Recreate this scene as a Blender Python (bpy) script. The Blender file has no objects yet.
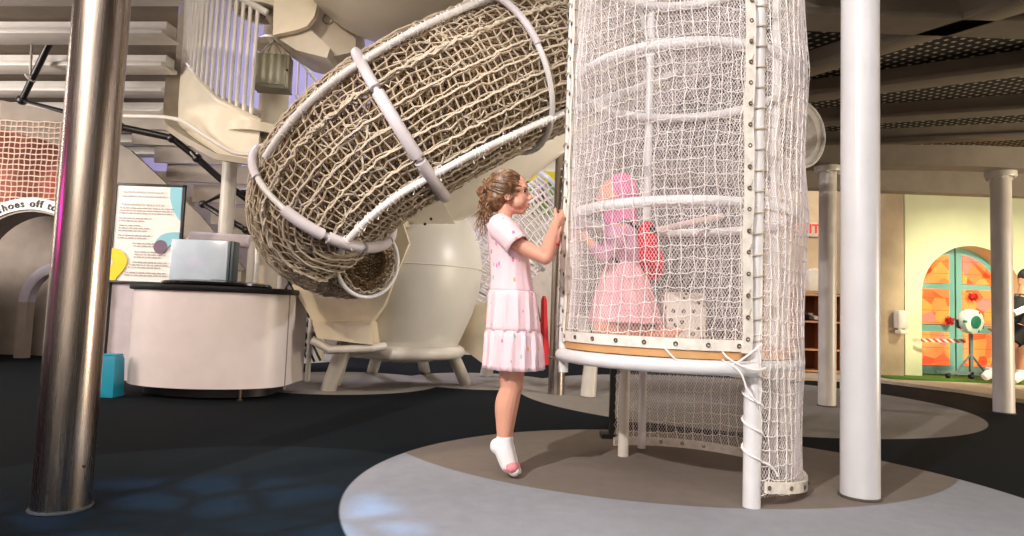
import bpy, bmesh, math, random
import numpy as np
from mathutils import Vector, Matrix
PI = math.pi
rnd = random.Random(11)
sc = bpy.context.scene
COL = sc.collection
# ---------------------------------------------------------------- camera
FPX, CX, CY = 640.0, 512.0, 268.0
CAMH = 0.67
PITCH, ROLL = math.radians(3.84), math.radians(2.1)
cam_d = bpy.data.cameras.new('camera'); cam = bpy.data.objects.new('camera', cam_d); COL.objects.link(cam)
cam_d.sensor_width = 36.0; cam_d.lens = 36.0 * FPX / 1024.0; cam_d.clip_end = 100; cam_d.clip_start = 0.02
MR = Matrix.Rotation(PI / 2 + PITCH, 3, 'X') @ Matrix.Rotation(ROLL, 3, 'Z')
cam.matrix_world = Matrix.Translation((0, 0, CAMH)) @ MR.to_4x4()
sc.camera = cam
def ray(px, py): return MR @ Vector(((px - CX) / FPX, (CY - py) / FPX, -1.0))
def W(px, py, Y):                                   # world point seen at a photo position, at distance Y
    d = ray(px, py); return Vector((0, 0, CAMH)) + d * (Y / d.y)
def F(px, py, z=0.0):                               # world point on the level z
    d = ray(px, py); return Vector((0, 0, CAMH)) + d * ((z - CAMH) / d.z)
def PX(p):
    q = MR.transposed() @ (Vector(p) - Vector((0, 0, CAMH))); return (CX + FPX * q.x / -q.z, CY - FPX * q.y / -q.z)

# ---------------------------------------------------------------- materials
def lin(c):
    return tuple((x / 12.92 if x <= 0.04045 else ((x + 0.055) / 1.055) ** 2.4) for x in [v / 255.0 for v in c]) + (1.0,)
MATS = {}
class N:
    def __init__(s, name):
        s.m = bpy.data.materials.new(name); s.m.use_nodes = True; s.t = s.m.node_tree; s.b = s.t.nodes['Principled BSDF']
    def n(s, typ, **kw):
        x = s.t.nodes.new(typ)
        for k, v in kw.items(): setattr(x, k, v)
        return x
    def l(s, a, b): s.t.links.new(a, b)
    def math(s, op, a, b=None, c=None):
        x = s.n('ShaderNodeMath', operation=op)
        for i, v in enumerate((a, b, c)):
            if v is None: continue
            if isinstance(v, (int, float)): x.inputs[i].default_value = v
            else: s.l(v, x.inputs[i])
        return x.outputs[0]
    def mix(s, f, a, b):
        x = s.n('ShaderNodeMix', data_type='RGBA')
        for i, v in ((0, f), (6, a), (7, b)):
            if isinstance(v, (int, float)): x.inputs[i].default_value = v
            elif isinstance(v, tuple): x.inputs[i].default_value = v
            else: s.l(v, x.inputs[i])
        return x.outputs[2]
    def coord(s, kind='Object', scale=None, loc=None):
        tc = s.n('ShaderNodeTexCoord'); o = tc.outputs[kind]
        if scale or loc:
            mp = s.n('ShaderNodeMapping'); s.l(o, mp.inputs[0])
            if scale: mp.inputs['Scale'].default_value = scale
            if loc: mp.inputs['Location'].default_value = loc
            o = mp.outputs[0]
        return o
    def noise(s, vec, scale, detail=3.0, rough=0.5):
        x = s.n('ShaderNodeTexNoise'); x.inputs['Scale'].default_value = scale; x.inputs['Detail'].default_value = detail
        x.inputs['Roughness'].default_value = rough
        if vec is not None: s.l(vec, x.inputs['Vector'])
        return x.outputs['Fac']
    def ramp(s, f, stops):
        x = s.n('ShaderNodeValToRGB'); e = x.color_ramp.elements
        while len(e) > 1: e.remove(e[0])
        for i, (p, c) in enumerate(stops):
            q = e[0] if i == 0 else e.new(p)
            q.position = p; q.color = c
        s.l(f, x.inputs[0]); return x.outputs[0]
    def bump(s, h, strength=0.2, dist=0.01):
        x = s.n('ShaderNodeBump'); x.inputs['Strength'].default_value = strength; x.inputs['Distance'].default_value = dist
        s.l(h, x.inputs['Height']); s.l(x.outputs[0], s.b.inputs['Normal'])
    def set(s, color=None, rough=None, metal=None, **kw):
        if color is not None:
            if isinstance(color, tuple): s.b.inputs['Base Color'].default_value = color
            else: s.l(color, s.b.inputs['Base Color'])
        if rough is not None:
            if isinstance(rough, (int, float)): s.b.inputs['Roughness'].default_value = rough
            else: s.l(rough, s.b.inputs['Roughness'])
        if metal is not None: s.b.inputs['Metallic'].default_value = metal
        for k, v in kw.items(): s.b.inputs[k.replace('_', ' ')].default_value = v
def mat(name, rgb, rough=0.5, metal=0.0, var=0.06, scale=8.0, bump=0.0, bscale=60.0, **kw):
    if name in MATS: return MATS[name]
    g = N(name); c = lin(rgb); co = g.coord()
    f = g.noise(co, scale, 4.0)
    dk = tuple(v * (1 - var * 2) for v in c[:3]) + (1,); lt = tuple(min(1, v * (1 + var)) for v in c[:3]) + (1,)
    g.set(g.ramp(f, [(0.3, dk), (0.65, lt)]), rough, metal, **kw)
    if bump: g.bump(g.noise(co, bscale, 3.0), bump, 0.004)
    MATS[name] = g.m; return g.m
def emat(name, rgb, strength):
    if name in MATS: return MATS[name]
    g = N(name); g.set(lin(rgb), 0.4); g.b.inputs['Emission Color'].default_value = lin(rgb); g.b.inputs['Emission Strength'].default_value = strength
    MATS[name] = g.m; return g.m

# ---------------------------------------------------------------- mesh builder
class MB:
    def __init__(s): s.v = []; s.f = []; s.mi = []; s.cm = 0; s.vc = None
    def add(s, vs, fs):
        o = len(s.v); s.v.extend([tuple(p) for p in vs]); s.f.extend([tuple(i + o for i in f) for f in fs]); s.mi.extend([s.cm] * len(fs)); return s
    def box(s, c, size, rot=None, bev=0.0):
        hx, hy, hz = [q / 2 for q in size]; b = min(bev, hx * .9, hy * .9, hz * .9)
        c = Vector(c); R = rot if rot is not None else Matrix.Identity(3)
        if isinstance(rot, (int, float)): R = Matrix.Rotation(rot, 3, 'Z')
        if b <= 0:
            vs = [c + R @ Vector((x * hx, y * hy, z * hz)) for x in (-1, 1) for y in (-1, 1) for z in (-1, 1)]
            return s.add(vs, [(0, 1, 3, 2), (4, 6, 7, 5), (0, 4, 5, 1), (2, 3, 7, 6), (0, 2, 6, 4), (1, 5, 7, 3)])
        bm = bmesh.new(); bmesh.ops.create_cube(bm, size=1.0)
        for v in bm.verts: v.co = Vector((v.co.x * size[0], v.co.y * size[1], v.co.z * size[2]))
        bmesh.ops.bevel(bm, geom=list(bm.edges), offset=b, segments=2, affect='EDGES', profile=0.5)
        bm.verts.index_update()
        s.add([c + R @ v.co for v in bm.verts], [tuple(v.index for v in f.verts) for f in bm.faces]); bm.free(); return s
    def prism(s, pts, vec):                         # planar polygon of 3-D points, extruded by vec
        n = len(pts); vec = Vector(vec); a = [Vector(p) for p in pts]; b = [p + vec for p in a]
        return s.add(a + b, [tuple(range(n))[::-1], tuple(range(n, 2 * n))] + [(i, (i + 1) % n, n + (i + 1) % n, n + i) for i in range(n)])
    def rings(s, rings, closed_u=True, cap=(True, True), closed_v=False):
        m = len(rings[0]); fs = []; nr = len(rings)
        for i in range(nr if closed_v else nr - 1):
            j = (i + 1) % nr
            for k in range(m if closed_u else m - 1):
                k2 = (k + 1) % m; fs.append((i * m + k, i * m + k2, j * m + k2, j * m + k))
        if not closed_v and closed_u:
            if cap[0]: fs.append(tuple(range(m))[::-1])
            if cap[1]: fs.append(tuple(range((nr - 1) * m, nr * m)))
        return s.add([p for r in rings for p in r], fs)
    def tube(s, pts, r, n=8, closed=False, cap=(True, True), flat=1.0):
        pts = [Vector(p) for p in pts]; fr = frames(pts, closed); rs = []
        for i, (p, (T, S, U)) in enumerate(zip(pts, fr)):
            q = r[i] if isinstance(r, (list, tuple)) else r
            rs.append([p + q * (math.cos(2 * PI * k / n) * S + math.sin(2 * PI * k / n) * U * flat) for k in range(n)])
        return s.rings(rs, True, cap, closed)
    def cyl(s, a, b, r, n=16, r2=None): return s.tube([a, b], [r, r if r2 is None else r2], n)
    def lathe(s, c, prof, n=32, axis=None, cap=(True, True)):   # prof: (radius, height) pairs
        c = Vector(c); R = Matrix.Identity(3) if axis is None else Vector(axis).to_track_quat('Z', 'Y').to_matrix()
        return s.rings([[c + R @ Vector((r * math.cos(2 * PI * k / n), r * math.sin(2 * PI * k / n), z)) for k in range(n)] for r, z in prof], True, cap)
    def ball(s, c, r, n=12, m=8, rot=None):
        rr = r if isinstance(r, (tuple, list)) else (r, r, r); R = rot if rot is not None else Matrix.Identity(3); c = Vector(c)
        e = 0.02
        rg = [[c + R @ Vector((rr[0] * math.sin(a) * math.cos(2 * PI * k / n), rr[1] * math.sin(a) * math.sin(2 * PI * k / n), -rr[2] * math.cos(a))) for k in range(n)] for a in [max(e, min(PI - e, PI * i / m)) for i in range(m + 1)]]
        return s.rings(rg)
    def torus(s, c, R, r, axis=(0, 0, 1), n=32, m=8):
        q = Vector(axis).to_track_quat('Z', 'Y').to_matrix(); c = Vector(c)
        return s.tube([c + q @ Vector((R * math.cos(2 * PI * k / n), R * math.sin(2 * PI * k / n), 0)) for k in range(n)], r, m, True)
    def build(s, name, m, parent=None, smooth=True, angle=None):
        me = bpy.data.meshes.new(name); me.from_pydata(s.v, [], s.f); me.update()
        for x in (m if isinstance(m, (list, tuple)) else [m]): me.materials.append(x)
        if any(s.mi): me.polygons.foreach_set('material_index', s.mi)
        if smooth:
            me.polygons.foreach_set('use_smooth', [True] * len(me.polygons))
            me.set_sharp_from_angle(angle=math.radians(angle or 38))
        o = bpy.data.objects.new(name, me); COL.objects.link(o)
        if parent is not None:
            o.parent = parent; o.matrix_parent_inverse = Matrix.Translation(parent.location).inverted()
        return o
def frames(pts, closed=False):
    n = len(pts); T = []
    for i in range(n):
        a = pts[(i - 1) % n] if (closed or i > 0) else pts[i]; b = pts[(i + 1) % n] if (closed or i < n - 1) else pts[i]
        d = b - a; T.append(d.normalized() if d.length > 1e-9 else Vector((0, 0, 1)))
    up = Vector((0, 0, 1)) if abs(T[0].z) < 0.9 else Vector((1, 0, 0))
    S = T[0].cross(up).normalized(); out = []
    for i in range(n):
        S = (S - T[i] * S.dot(T[i])).normalized(); out.append((T[i], S, S.cross(T[i]) * -1.0))
    if closed:
        # untwist
        S0 = out[0][1]; Tn = out[0][0]; Sl = (S - Tn * S.dot(Tn)).normalized(); ang = math.atan2(Sl.cross(S0).dot(Tn), Sl.dot(S0))
        o2 = []
        for i, (t, s_, u) in enumerate(out):
            q = Matrix.Rotation(ang * i / n, 3, t); s2 = q @ s_; o2.append((t, s2, s2.cross(t) * -1.0))
        out = o2
    return out
def spline(pts, n=8):                               # Catmull-Rom through points (tuples of any length)
    P = [Vector(p) for p in pts]; P = [P[0] * 2 - P[1]] + P + [P[-1] * 2 - P[-2]]; out = []
    for i in range(1, len(P) - 2):
        for k in range(n):
            t = k / n; a, b, c, d = P[i - 1], P[i], P[i + 1], P[i + 2]
            out.append(0.5 * ((2 * b) + (c - a) * t + (2 * a - 5 * b + 4 * c - d) * t * t + (3 * b - a - 3 * c + d) * t ** 3))
    out.append(P[-2]); return out
def spl1(vals, n=8):
    return [v.x for v in spline([(v, 0, 0) for v in vals], n)]
def thing(name, loc, label, cat, group=None):
    o = bpy.data.objects.new(name, None); COL.objects.link(o); o.location = loc; o.empty_display_size = 0.1
    return tag(o, label, cat, group)
def tag(o, label, cat, group=None, kind=None):
    o['label'] = label; o['category'] = cat
    if group: o['group'] = group
    if kind: o['kind'] = kind
    return o
def struct(o, label, cat): o['label'] = label; o['category'] = cat; o['kind'] = 'structure'; return o
def text_mesh(body, size, m, parent, name, loc, rot, depth=0.001, spacing=1.0, bold=False):
    cu = bpy.data.curves.new(name, 'FONT'); cu.body = body; cu.size = size; cu.extrude = depth; cu.align_x = 'CENTER'; cu.align_y = 'CENTER'
    cu.space_character = spacing
    if bold: cu.offset = size * 0.02
    to = bpy.data.objects.new(name, cu); COL.objects.link(to)
    dg = bpy.context.evaluated_depsgraph_get(); me = bpy.data.meshes.new_from_object(to.evaluated_get(dg))
    bpy.data.objects.remove(to)
    me.materials.clear(); me.materials.append(m); M4 = Matrix.Translation(Vector(loc)) @ rot.to_4x4(); me.transform(M4)
    o = bpy.data.objects.new(name, me); COL.objects.link(o)
    if parent is not None: o.parent = parent; o.matrix_parent_inverse = Matrix.Translation(parent.location).inverted()
    return o
UPR = Matrix.Rotation(PI / 2, 3, 'X')               # text standing up and facing -Y
WHITE = mat('white_paint', (226, 221, 214), 0.38, var=0.03)
CREAM = mat('cream_paint', (205, 196, 178), 0.42, var=0.05)
BEIGE = mat('beige_fibreglass', (222, 208, 180), 0.4, var=0.05)
GREY = mat('grey_paint', (150, 143, 132), 0.6, var=0.06)
DARK = mat('black_paint', (22, 21, 22), 0.45, var=0.1)
# ================================================================ the setting
def floor_mat():
    g = N('rubber_floor'); co = g.coord(); sep = g.n('ShaderNodeSeparateXYZ'); g.l(co, sep.inputs[0]); X, Y = sep.outputs[0], sep.outputs[1]
    grain = g.noise(co, 260.0, 2.0, 0.8); big = g.noise(co, 1.3, 4.0); mid = g.noise(co, 14.0, 4.0, 0.6)
    def col(a, b, f=None): return g.mix(f if f is not None else grain, lin(a), lin(b))
    def disc(cx, cy, r):
        dx = g.math('SUBTRACT', X, cx); dy = g.math('SUBTRACT', Y, cy)
        d = g.math('SQRT', g.math('ADD', g.math('MULTIPLY', dx, dx), g.math('MULTIPLY', dy, dy)))
        return g.math('SMOOTH_MIN', g.math('MAXIMUM', g.math('MULTIPLY', g.math('SUBTRACT', r, d), 120.0), 0.0), 1.0, 0.0)
    dark = col((5, 9, 13), (14, 23, 30)); grey = col((120, 115, 108), (160, 154, 146)); light = col((130, 132, 140), (170, 172, 178)); brown = col((104, 95, 88), (142, 131, 122))
    slate = col((14, 21, 26), (28, 38, 45))
    c = dark
    c = g.mix(disc(-0.95, 1.9, 1.15), c, slate)
    c = g.mix(disc(1.9, 5.6, 1.82), c, grey)
    c = g.mix(disc(-1.45, 5.65, 0.85), c, grey)
    c = g.mix(disc(-0.25, 6.15, 0.72), c, grey)
    c = g.mix(disc(-3.2, 8.0, 1.2), c, grey)
    A = disc(0.75, 2.47, 1.33); B = disc(0.82, 3.87, 1.55)
    c = g.mix(A, c, light)
    c = g.mix(g.math('MULTIPLY', A, B), c, brown)
    # wear: faint smudges
    hs = g.n('ShaderNodeHueSaturation'); g.l(c, hs.inputs['Color']); g.l(g.math('ADD', 0.72, g.math('MULTIPLY', g.math('ADD', big, mid), 0.28)), hs.inputs['Value'])
    g.set(hs.outputs[0], 0.9); g.b.inputs['Specular IOR Level'].default_value = 0.12; g.bump(grain, 0.25, 0.003); return g.m
m = MB(); m.box((0, 5, -0.05), (20, 20, 0.1)); struct(m.build('floor', floor_mat(), None, False), 'dark rubber floor with overlapping grey and light grey circles', 'floor')

# far strip of tan concrete floor with its curb edge, and the green turf before the arch
conc = mat('tan_concrete', (196, 178, 150), 0.7, bump=0.2)
p = [F(790, 380), F(880, 383), F(960, 393), F(1040, 406), F(1200, 425)]
pts = [(q.x, q.y, 0.0) for q in p] + [(9.9, 14.9, 0), (2.6, 14.9, 0), (2.6, p[0].y, 0)]
m = MB(); m.prism(pts, (0, 0, 0.035)); struct(m.build('trim_1', conc, None, False), 'tan concrete walkway raised beyond the dark floor', 'walkway')

plas = mat('wall_plaster', (206, 190, 166), 0.8, var=0.05, scale=3, bump=0.15)
purple_lit = mat('wall_purple_lit', (172, 166, 205), 0.8, var=0.04, scale=2)  # purple light on the far wall, put into its base colour
m = MB(); m.box((-1.0, 12.0, 3.5), (12, 0.2, 7)); struct(m.build('wall_back', purple_lit, None, False), 'far wall behind the staircase, purple light painted into its colour', 'wall')
m = MB(); m.box((-7.6, 3.5, 3.5), (0.2, 17, 7)); struct(m.build('wall_left', mat('wall_grey', (150, 146, 145), 0.8), None, False), 'grey side wall at the left', 'wall')
m = MB(); m.box((9.8, 5, 3.5), (0.2, 20, 7)); struct(m.build('wall_right', plas, None, False), 'side wall at the right', 'wall')
m = MB(); m.box((0, -4.9, 3.5), (20, 0.2, 7)); struct(m.build('wall_front', mat('wall_pale', (232, 226, 216), .7), None, False), 'wall behind the viewer', 'wall')
m = MB(); m.box((0, 5, 7.1), (20, 20, 0.2)); struct(m.build('ceiling', mat('ceiling_grey', (120, 114, 108), 0.9), None, False), 'high grey hall ceiling', 'ceiling')
# cream wall with the exit sign, at the right rear
m = MB(); YW = 8.4
xl = W(770, 300, YW).x; xr = W(874, 300, YW).x
m.box(((xl + xr) / 2, YW + 0.1, 1.6), (xr - xl, 0.2, 3.2)); m.build('wall_rear_cream', mat('cream_wall', (226, 206, 176), 0.75, var=0.03), None, False)
struct(bpy.data.objects['wall_rear_cream'], 'cream rear wall behind the brown shelves', 'wall')
# tan pier
a = W(873, 300, 7.9).x; b = W(904, 300, 7.9).x
m = MB(); m.box(((a + b) / 2, 8.2, 1.6), (b - a, 0.6, 3.2)); struct(m.build('wall_pier', mat('tan_stone', (178, 158, 130), 0.8, var=0.12, scale=2.5, bump=0.4, bscale=30), None, False), 'tan stone pier beside the green arch wall', 'wall')
# green-yellow wall with an arched opening
gw = N('green_wall'); 
gwm = mat('pale_green_wall', (216, 218, 180), 0.75, var=0.05, scale=1.5)
YA = 8.0; x0 = W(905, 300, YA).x; x1 = 9.7; ztop = 3.2
ax0 = W(922, 340, YA).x; ax1 = ax0 + 1.26; ar = (ax1 - ax0) / 2; acx = (ax0 + ax1) / 2; zs = W(975, 246, YA).z - ar
arc = [(acx - ar * math.cos(PI * k / 24), zs + ar * math.sin(PI * k / 24)) for k in range(25)]
poly = [(x0, 0.035), (x0, ztop), (x1, ztop), (x1, 0.035), (ax1, 0.035)] + arc[::-1] + [(ax0, 0.035)]
m = MB(); m.prism([(x, YA, z) for x, z in poly], (0, 0.35, 0)); struct(m.build('wall_arch', gwm, None, False), 'pale green wall with an arched doorway', 'wall')
# turf
m = MB(); turf = N('green_turf'); tc = turf.coord(); turf.set(turf.mix(turf.noise(tc, 300, 2), lin((48, 92, 22)), lin((112, 158, 52))), 0.9); turf.bump(turf.noise(tc, 200, 2), 0.8, 0.02)
q = [F(905, 383, .035), F(1040, 392, .035)]
m.prism([(q[0].x + .1, YA - 0.45, 0.035), (x1 - .1, YA - 0.75, 0.035), (x1 - .1, YA + 1.4, 0.035), (q[0].x + .1, YA + 1.4, 0.035)], (0, 0, 0.02))
struct(m.build('trim_2', turf.m, None, False), 'green artificial turf in front of the arched door', 'turf')
m = MB(); m.box(((x0 + x1) / 2, YA + 1.5, 1.6), (x1 - x0, 0.1, 3.2)); struct(m.build('wall_far', gwm, None, False), 'wall behind the arched door', 'wall')

# teal double door with glowing orange panes, in the arch
dt = N('teal_door_paint'); dt.set(lin((120, 178, 168)), 0.5)
door = thing('door_1', (acx, YA + 0.30, 0.055), 'teal arched double door with glowing orange panes', 'door'); door['kind'] = 'structure'
m = MB()
for s in (-1, 1):
    half = [(acx + s * 0.01, 0.06)] + [(acx + s * 0.01, zs + ar)] + [(acx + s * ar * math.sin(PI / 2 * k / 12), zs + ar * math.cos(PI / 2 * k / 12)) for k in range(1, 13)] + [(acx + s * ar, 0.06)]
    m.prism([(x, YA + 0.30, z) for x, z in half], (0, 0.05, 0))
m.build('door_leaf', dt.m, door, False)
pg = N('orange_pane'); c = pg.coord(); v = pg.n('ShaderNodeTexVoronoi'); v.inputs['Scale'].default_value = 5.5; pg.l(c, v.inputs['Vector'])
colr = pg.ramp(v.outputs['Color'], [(0.15, lin((250, 84, 40))), (0.45, lin((250, 120, 66))), (0.7, lin((252, 150, 70))), (0.85, lin((248, 120, 104)))])
sepc = pg.n('ShaderNodeSeparateXYZ'); pg.l(c, sepc.inputs[0])
lines = pg.math('GREATER_THAN', pg.math('MAXIMUM', pg.math('PINGPONG', sepc.outputs[0], 0.06), pg.math('PINGPONG', sepc.outputs[2], 0.08)), 0.0775)
colr = pg.mix(lines, colr, lin((190, 70, 40)))
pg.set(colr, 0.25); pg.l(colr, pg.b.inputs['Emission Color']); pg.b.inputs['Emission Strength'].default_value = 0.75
rows = [(361, 328), (320, 285), (279, 246)]
for s in (-1, 1):
    for i, (ya, yb) in enumerate(rows):
        zA = W(965, ya + 5, YA + .3).z; zB = W(965, yb + 5, YA + .3).z
        xa = acx + s * 0.09; xb = acx + s * (ar - 0.06)
        if i < 2: pts = [(xa, zA), (xb, zA), (xb, zB), (xa, zB)]
        else:
            pts = [(xa, zA), (xb, zA)]
            for k in range(9):
                x = xb + (xa - xb) * k / 8; zz = zs + math.sqrt(max(0, (ar - 0.08) ** 2 - (x - acx) ** 2))
                pts.append((x, min(zz, zB + .02)))
        m = MB(); m.prism([(x, YA + 0.285, z) for x, z in pts], (0, 0.014, 0)); m.build('door_pane', pg.m, door, False)
# ceiling beams of the round mezzanine, upper right: radial beams under a perforated deck
mez = thing('mezzanine_deck', (3.2, 4.5, 2.3), 'brown underside of the round mezzanine with radial beams and perforated decking, above the right columns', 'deck'); mez['kind'] = 'structure'
bm_ = mat('taupe_paint', (128, 118, 104), 0.6, var=0.05)
pf = N('perforated_deck'); c = pf.coord(); sp = pf.n('ShaderNodeSeparateXYZ'); pf.l(c, sp.inputs[0])
u = pf.math('MULTIPLY', pf.math('ADD', sp.outputs[0], pf.math('MULTIPLY', sp.outputs[1], 0.5)), 1.0)
w_ = pf.math('SUBTRACT', sp.outputs[1], pf.math('MULTIPLY', sp.outputs[0], 0.35))
aa = pf.math('GREATER_THAN', pf.math('PINGPONG', u, 0.034), 0.022); bb = pf.math('GREATER_THAN', pf.math('PINGPONG', w_, 0.026), 0.015)
pf.set(pf.mix(pf.math('MULTIPLY', aa, bb), lin((26, 22, 18)), lin((190, 176, 150))), 0.7)
m = MB(); m.prism([(1.35, 2.2, 2.32), (6.5, 1.2, 2.32), (8.6, 7.2, 2.32), (1.2, 7.2, 2.32)], (0, 0, 0.03)); m.build('perforated_panel', pf.m, mez, False)
def beam(p, q, w, h):
    p, q = Vector(p), Vector(q); d = q - p; a = math.atan2(d.y, d.x); mm = MB()
    t = 0.035; L = d.length; c0 = (p + q) / 2; R = Matrix.Rotation(a, 3, 'Z')
    mm.box(c0 + Vector((0, 0, t / 2)), (L, w, t), R, 0.005); mm.box(c0 + Vector((0, 0, h / 2 + .01)), (L, w * .55, h), R)
    return mm
B0 = Vector((-0.5, 7.0, 0))
for (pa, pb, w) in (((802, 75), (1020, 8), .2), ((802, 100), (1024, 72), .22), ((830, 124), (1024, 112), .2), ((830, 146), (1024, 138), .16)):
    A_ = F(*pa, 2.2); B_ = F(*pb, 2.2); d = (B_ - A_).normalized()
    beam((A_ - d * 0.2), (B_ + d * 3), w * .75, 0.11).build('deck_beam', bm_, mez)
A_ = F(800, 8, 2.2); B_ = F(1010, 22, 2.2)
beam(A_ + Vector((0, .15, 0)), B_ + Vector((3, .1, 0)), .2, .11).build('deck_beam', bm_, mez)
# ring beam over the rear columns
m = MB(); ringp = []
for k in range(14):
    a = -0.2 + k * 0.13; ringp.append((k, a))
cpts = [W(800, 176, 5.3), W(828, 173, 5.25), W(900, 170, 5.15), W(960, 170, 5.1), W(1006, 170, 5.1), W(1060, 172, 5.1), W(1200, 178, 5.1)]
cz = 2.03
sm = spline([(q.x, q.y, cz) for q in cpts], 4)
m.rings([[p + Vector((0, -0.09, -0.08)), p + Vector((0, 0.09, -0.08)), p + Vector((0, 0.09, 0.09)), p + Vector((0, -0.09, 0.09))] for p in sm]); m.build('ring_beam', bm_, mez)
m = MB(); m.box((4.6, 6.6, 2.2), (7.2, 0.16, 0.3)); m.build('deck_fascia', bm_, mez)
# white ring edge at the top right corner
# left-hand ceiling: beams under a pale deck
sof = thing('gallery_soffit', (-5, 6, 2.6), 'pale gallery underside with parallel white beams, upper left', 'ceiling'); sof['kind'] = 'structure'
m = MB(); m.prism([(-7.5, 3.8, 2.80), (-7.5, 9.5, 2.80), (-5.2, 9.5, 2.80), (-2.1, 3.8, 2.80)], (0, 0, .06)); m.build('deck_panel', mat('deck_grey', (140, 128, 114), .8), sof, False)
for i in range(8):
    y = 4.15 + i * 0.66
    p = Vector((-7.5, y + .3, 2.62)); q = Vector((-.548 * y, y - .1, 2.62)); beam(p, q, 0.22, 0.10).build('soffit_beam', WHITE, sof)
# ================================================================ columns
def column(px, pytop_z, base, r, label, m=WHITE, name='round_column', flange=True, lean=(0, 0)):
    p = F(*base); t = thing(name, (p.x, p.y, 0), label, 'column', None)
    mb = MB(); top = Vector((p.x + lean[0], p.y + lean[1], pytop_z)); mb.cyl((p.x, p.y, 0), top, r, 48); mb.build('shaft', m, t)
    mb = MB(); rr = random.Random(int(px))
    mb.torus((p.x, p.y, 0.004), r + 0.002, 0.006, n=40, m=6); mb.build('floor_joint', mat('joint_sealant', (78, 72, 66), .9, bump=.6), t)
    if flange:
        mb = MB(); mb.lathe((p.x, p.y, pytop_z - 0.045), [(r + .005, 0), (r + .034, 0.0), (r + .038, .01), (r + .038, .045), (r, .045)], 32)
        fl = mb.build('top_flange', m, t)
        for k in range(6): a = k * PI / 3; mb = MB(); mb.lathe((p.x + (r + .022) * math.cos(a), p.y + (r + .022) * math.sin(a), pytop_z - 0.06), [(.006, 0), (.008, .004), (.008, .016)], 8); mb.build('bolt', m, fl)
    return t
PW = mat('column_white', (210, 209, 212), 0.32, var=0.02, bump=0.03, bscale=20)
PC = mat('column_cream', (206, 200, 190), 0.35, var=0.03)
column(860, 2.42, (860, 497), 0.0705, 'big white round column right of the netted tower, nearest of the white columns', PW)
column(827, 1.95, (827, 406), 0.067, 'slim white column behind the big white column, before the brown shelves', PC)
column(1004, 1.95, (1004, 413), 0.073, 'light grey column at the far right in front of the arched door', PC)
# brushed steel poles
st = N('brushed_steel'); c = st.coord(scale=(60, 60, 1.2)); nz = st.noise(c, 3.0, 5.0); c2 = st.coord(scale=(1, 1, .15)); n2 = st.noise(c2, 9, 3)
st.set(st.ramp(n2, [(.3, lin((150, 138, 128))), (.7, lin((200, 190, 182)))]), st.math('ADD', 0.16, st.math('MULTIPLY', nz, 0.2)), 1.0); st.bump(nz, 0.05, 0.002)
p0 = F(61, 508); pt = W(106, -40, p0.y)
t = thing('steel_pole', p0, 'brushed stainless steel pole in the left foreground', 'pole', None)
m = MB(); m.cyl((p0.x, p0.y, 0), (pt.x + .0, p0.y, pt.z), 0.081, 64); m.build('shaft', st.m, t)
m = MB(); m.torus((p0.x, p0.y, 0.004), 0.083, 0.006, n=40, m=6); m.build('floor_joint', mat('joint_sealant', (78, 72, 66), .9), t)
m = MB(); m.ball(W(84, 466, p0.y - .081), .005, 8, 6); m.build('screw', DARK, t)
p1 = F(556, 394)
t = thing('steel_pole', (p1.x, p1.y, 0), 'thin steel pole standing behind the girl and left of the netted tower', 'pole', None)
m = MB(); m.cyl((p1.x, p1.y, 0), (p1.x, p1.y, 2.6), 0.068, 40); m.build('shaft', st.m, t)
m = MB(); m.torus((p1.x, p1.y, .3), .07, .012, n=30, m=6); m.build('collar', st.m, t)

# ================================================================ the netted climbing tower
TC = Vector((0.735, 2.80, 0)); TR = 0.505; TZ = 3.0
POSTF = F(753, 508); POSTF = Vector((POSTF.x, POSTF.y + .015, 0)); AF = math.atan2(POSTF.y - TC.y, POSTF.x - TC.x)
AL = math.radians(186); PL = TC + TR * Vector((math.cos(AL), math.sin(AL), 0))
T = thing('net_tower', TC, 'tall round climbing tower of white netting laced to white posts, right of the girl', 'climbing tower')
TUBE = mat('white_tube', (226, 225, 226), 0.35, var=0.03, bump=0.05, bscale=30)
CANV = mat('canvas_binding', (234, 228, 218), 0.85, var=0.08, scale=30, bump=0.3, bscale=120)
CORD = mat('white_cord', (246, 240, 238), 0.75, var=0.05)
THREAD = mat('fine_white_thread', (244, 236, 236), 0.8, var=0.03)
METAL = mat('grommet_metal', (120, 104, 92), 0.35, 0.8)
def at(a, z, r=TR): return TC + Vector((r * math.cos(a), r * math.sin(a), z))
# posts
def post(p, z0, z1, r):
    m = MB(); m.cyl((p.x, p.y, z0), (p.x, p.y, z1), r, 24); return m.build('post', TUBE, T)
post(POSTF, 0, TZ, 0.031); post(PL, 0.42, TZ, 0.022)
ang_list = [AF, AL - 2 * PI]
for a in (math.radians(18), math.radians(95)): p = at(a, 0); post(p, 0, TZ, 0.02)
m = MB(); q = F(623, 456); m.cyl((q.x, q.y, 0), (q.x, q.y, .49), .025, 20); m.build('leg', PC, T)
q2 = F(612, 438); m = MB(); m.box((q2.x, q2.y + .02, .26), (.03, .03, .50)); m.box((q2.x - .02, q2.y + .02, .012), (.08, .1, .024)); m.build('bracket', DARK, T)
# hoops
for z in (0.50, 1.10, 1.70, 2.30, 2.90):
    m = MB(); m.torus(TC + Vector((0, 0, z)), TR - .034, .021, n=72, m=10); m.build('hoop', TUBE, T)
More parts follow.
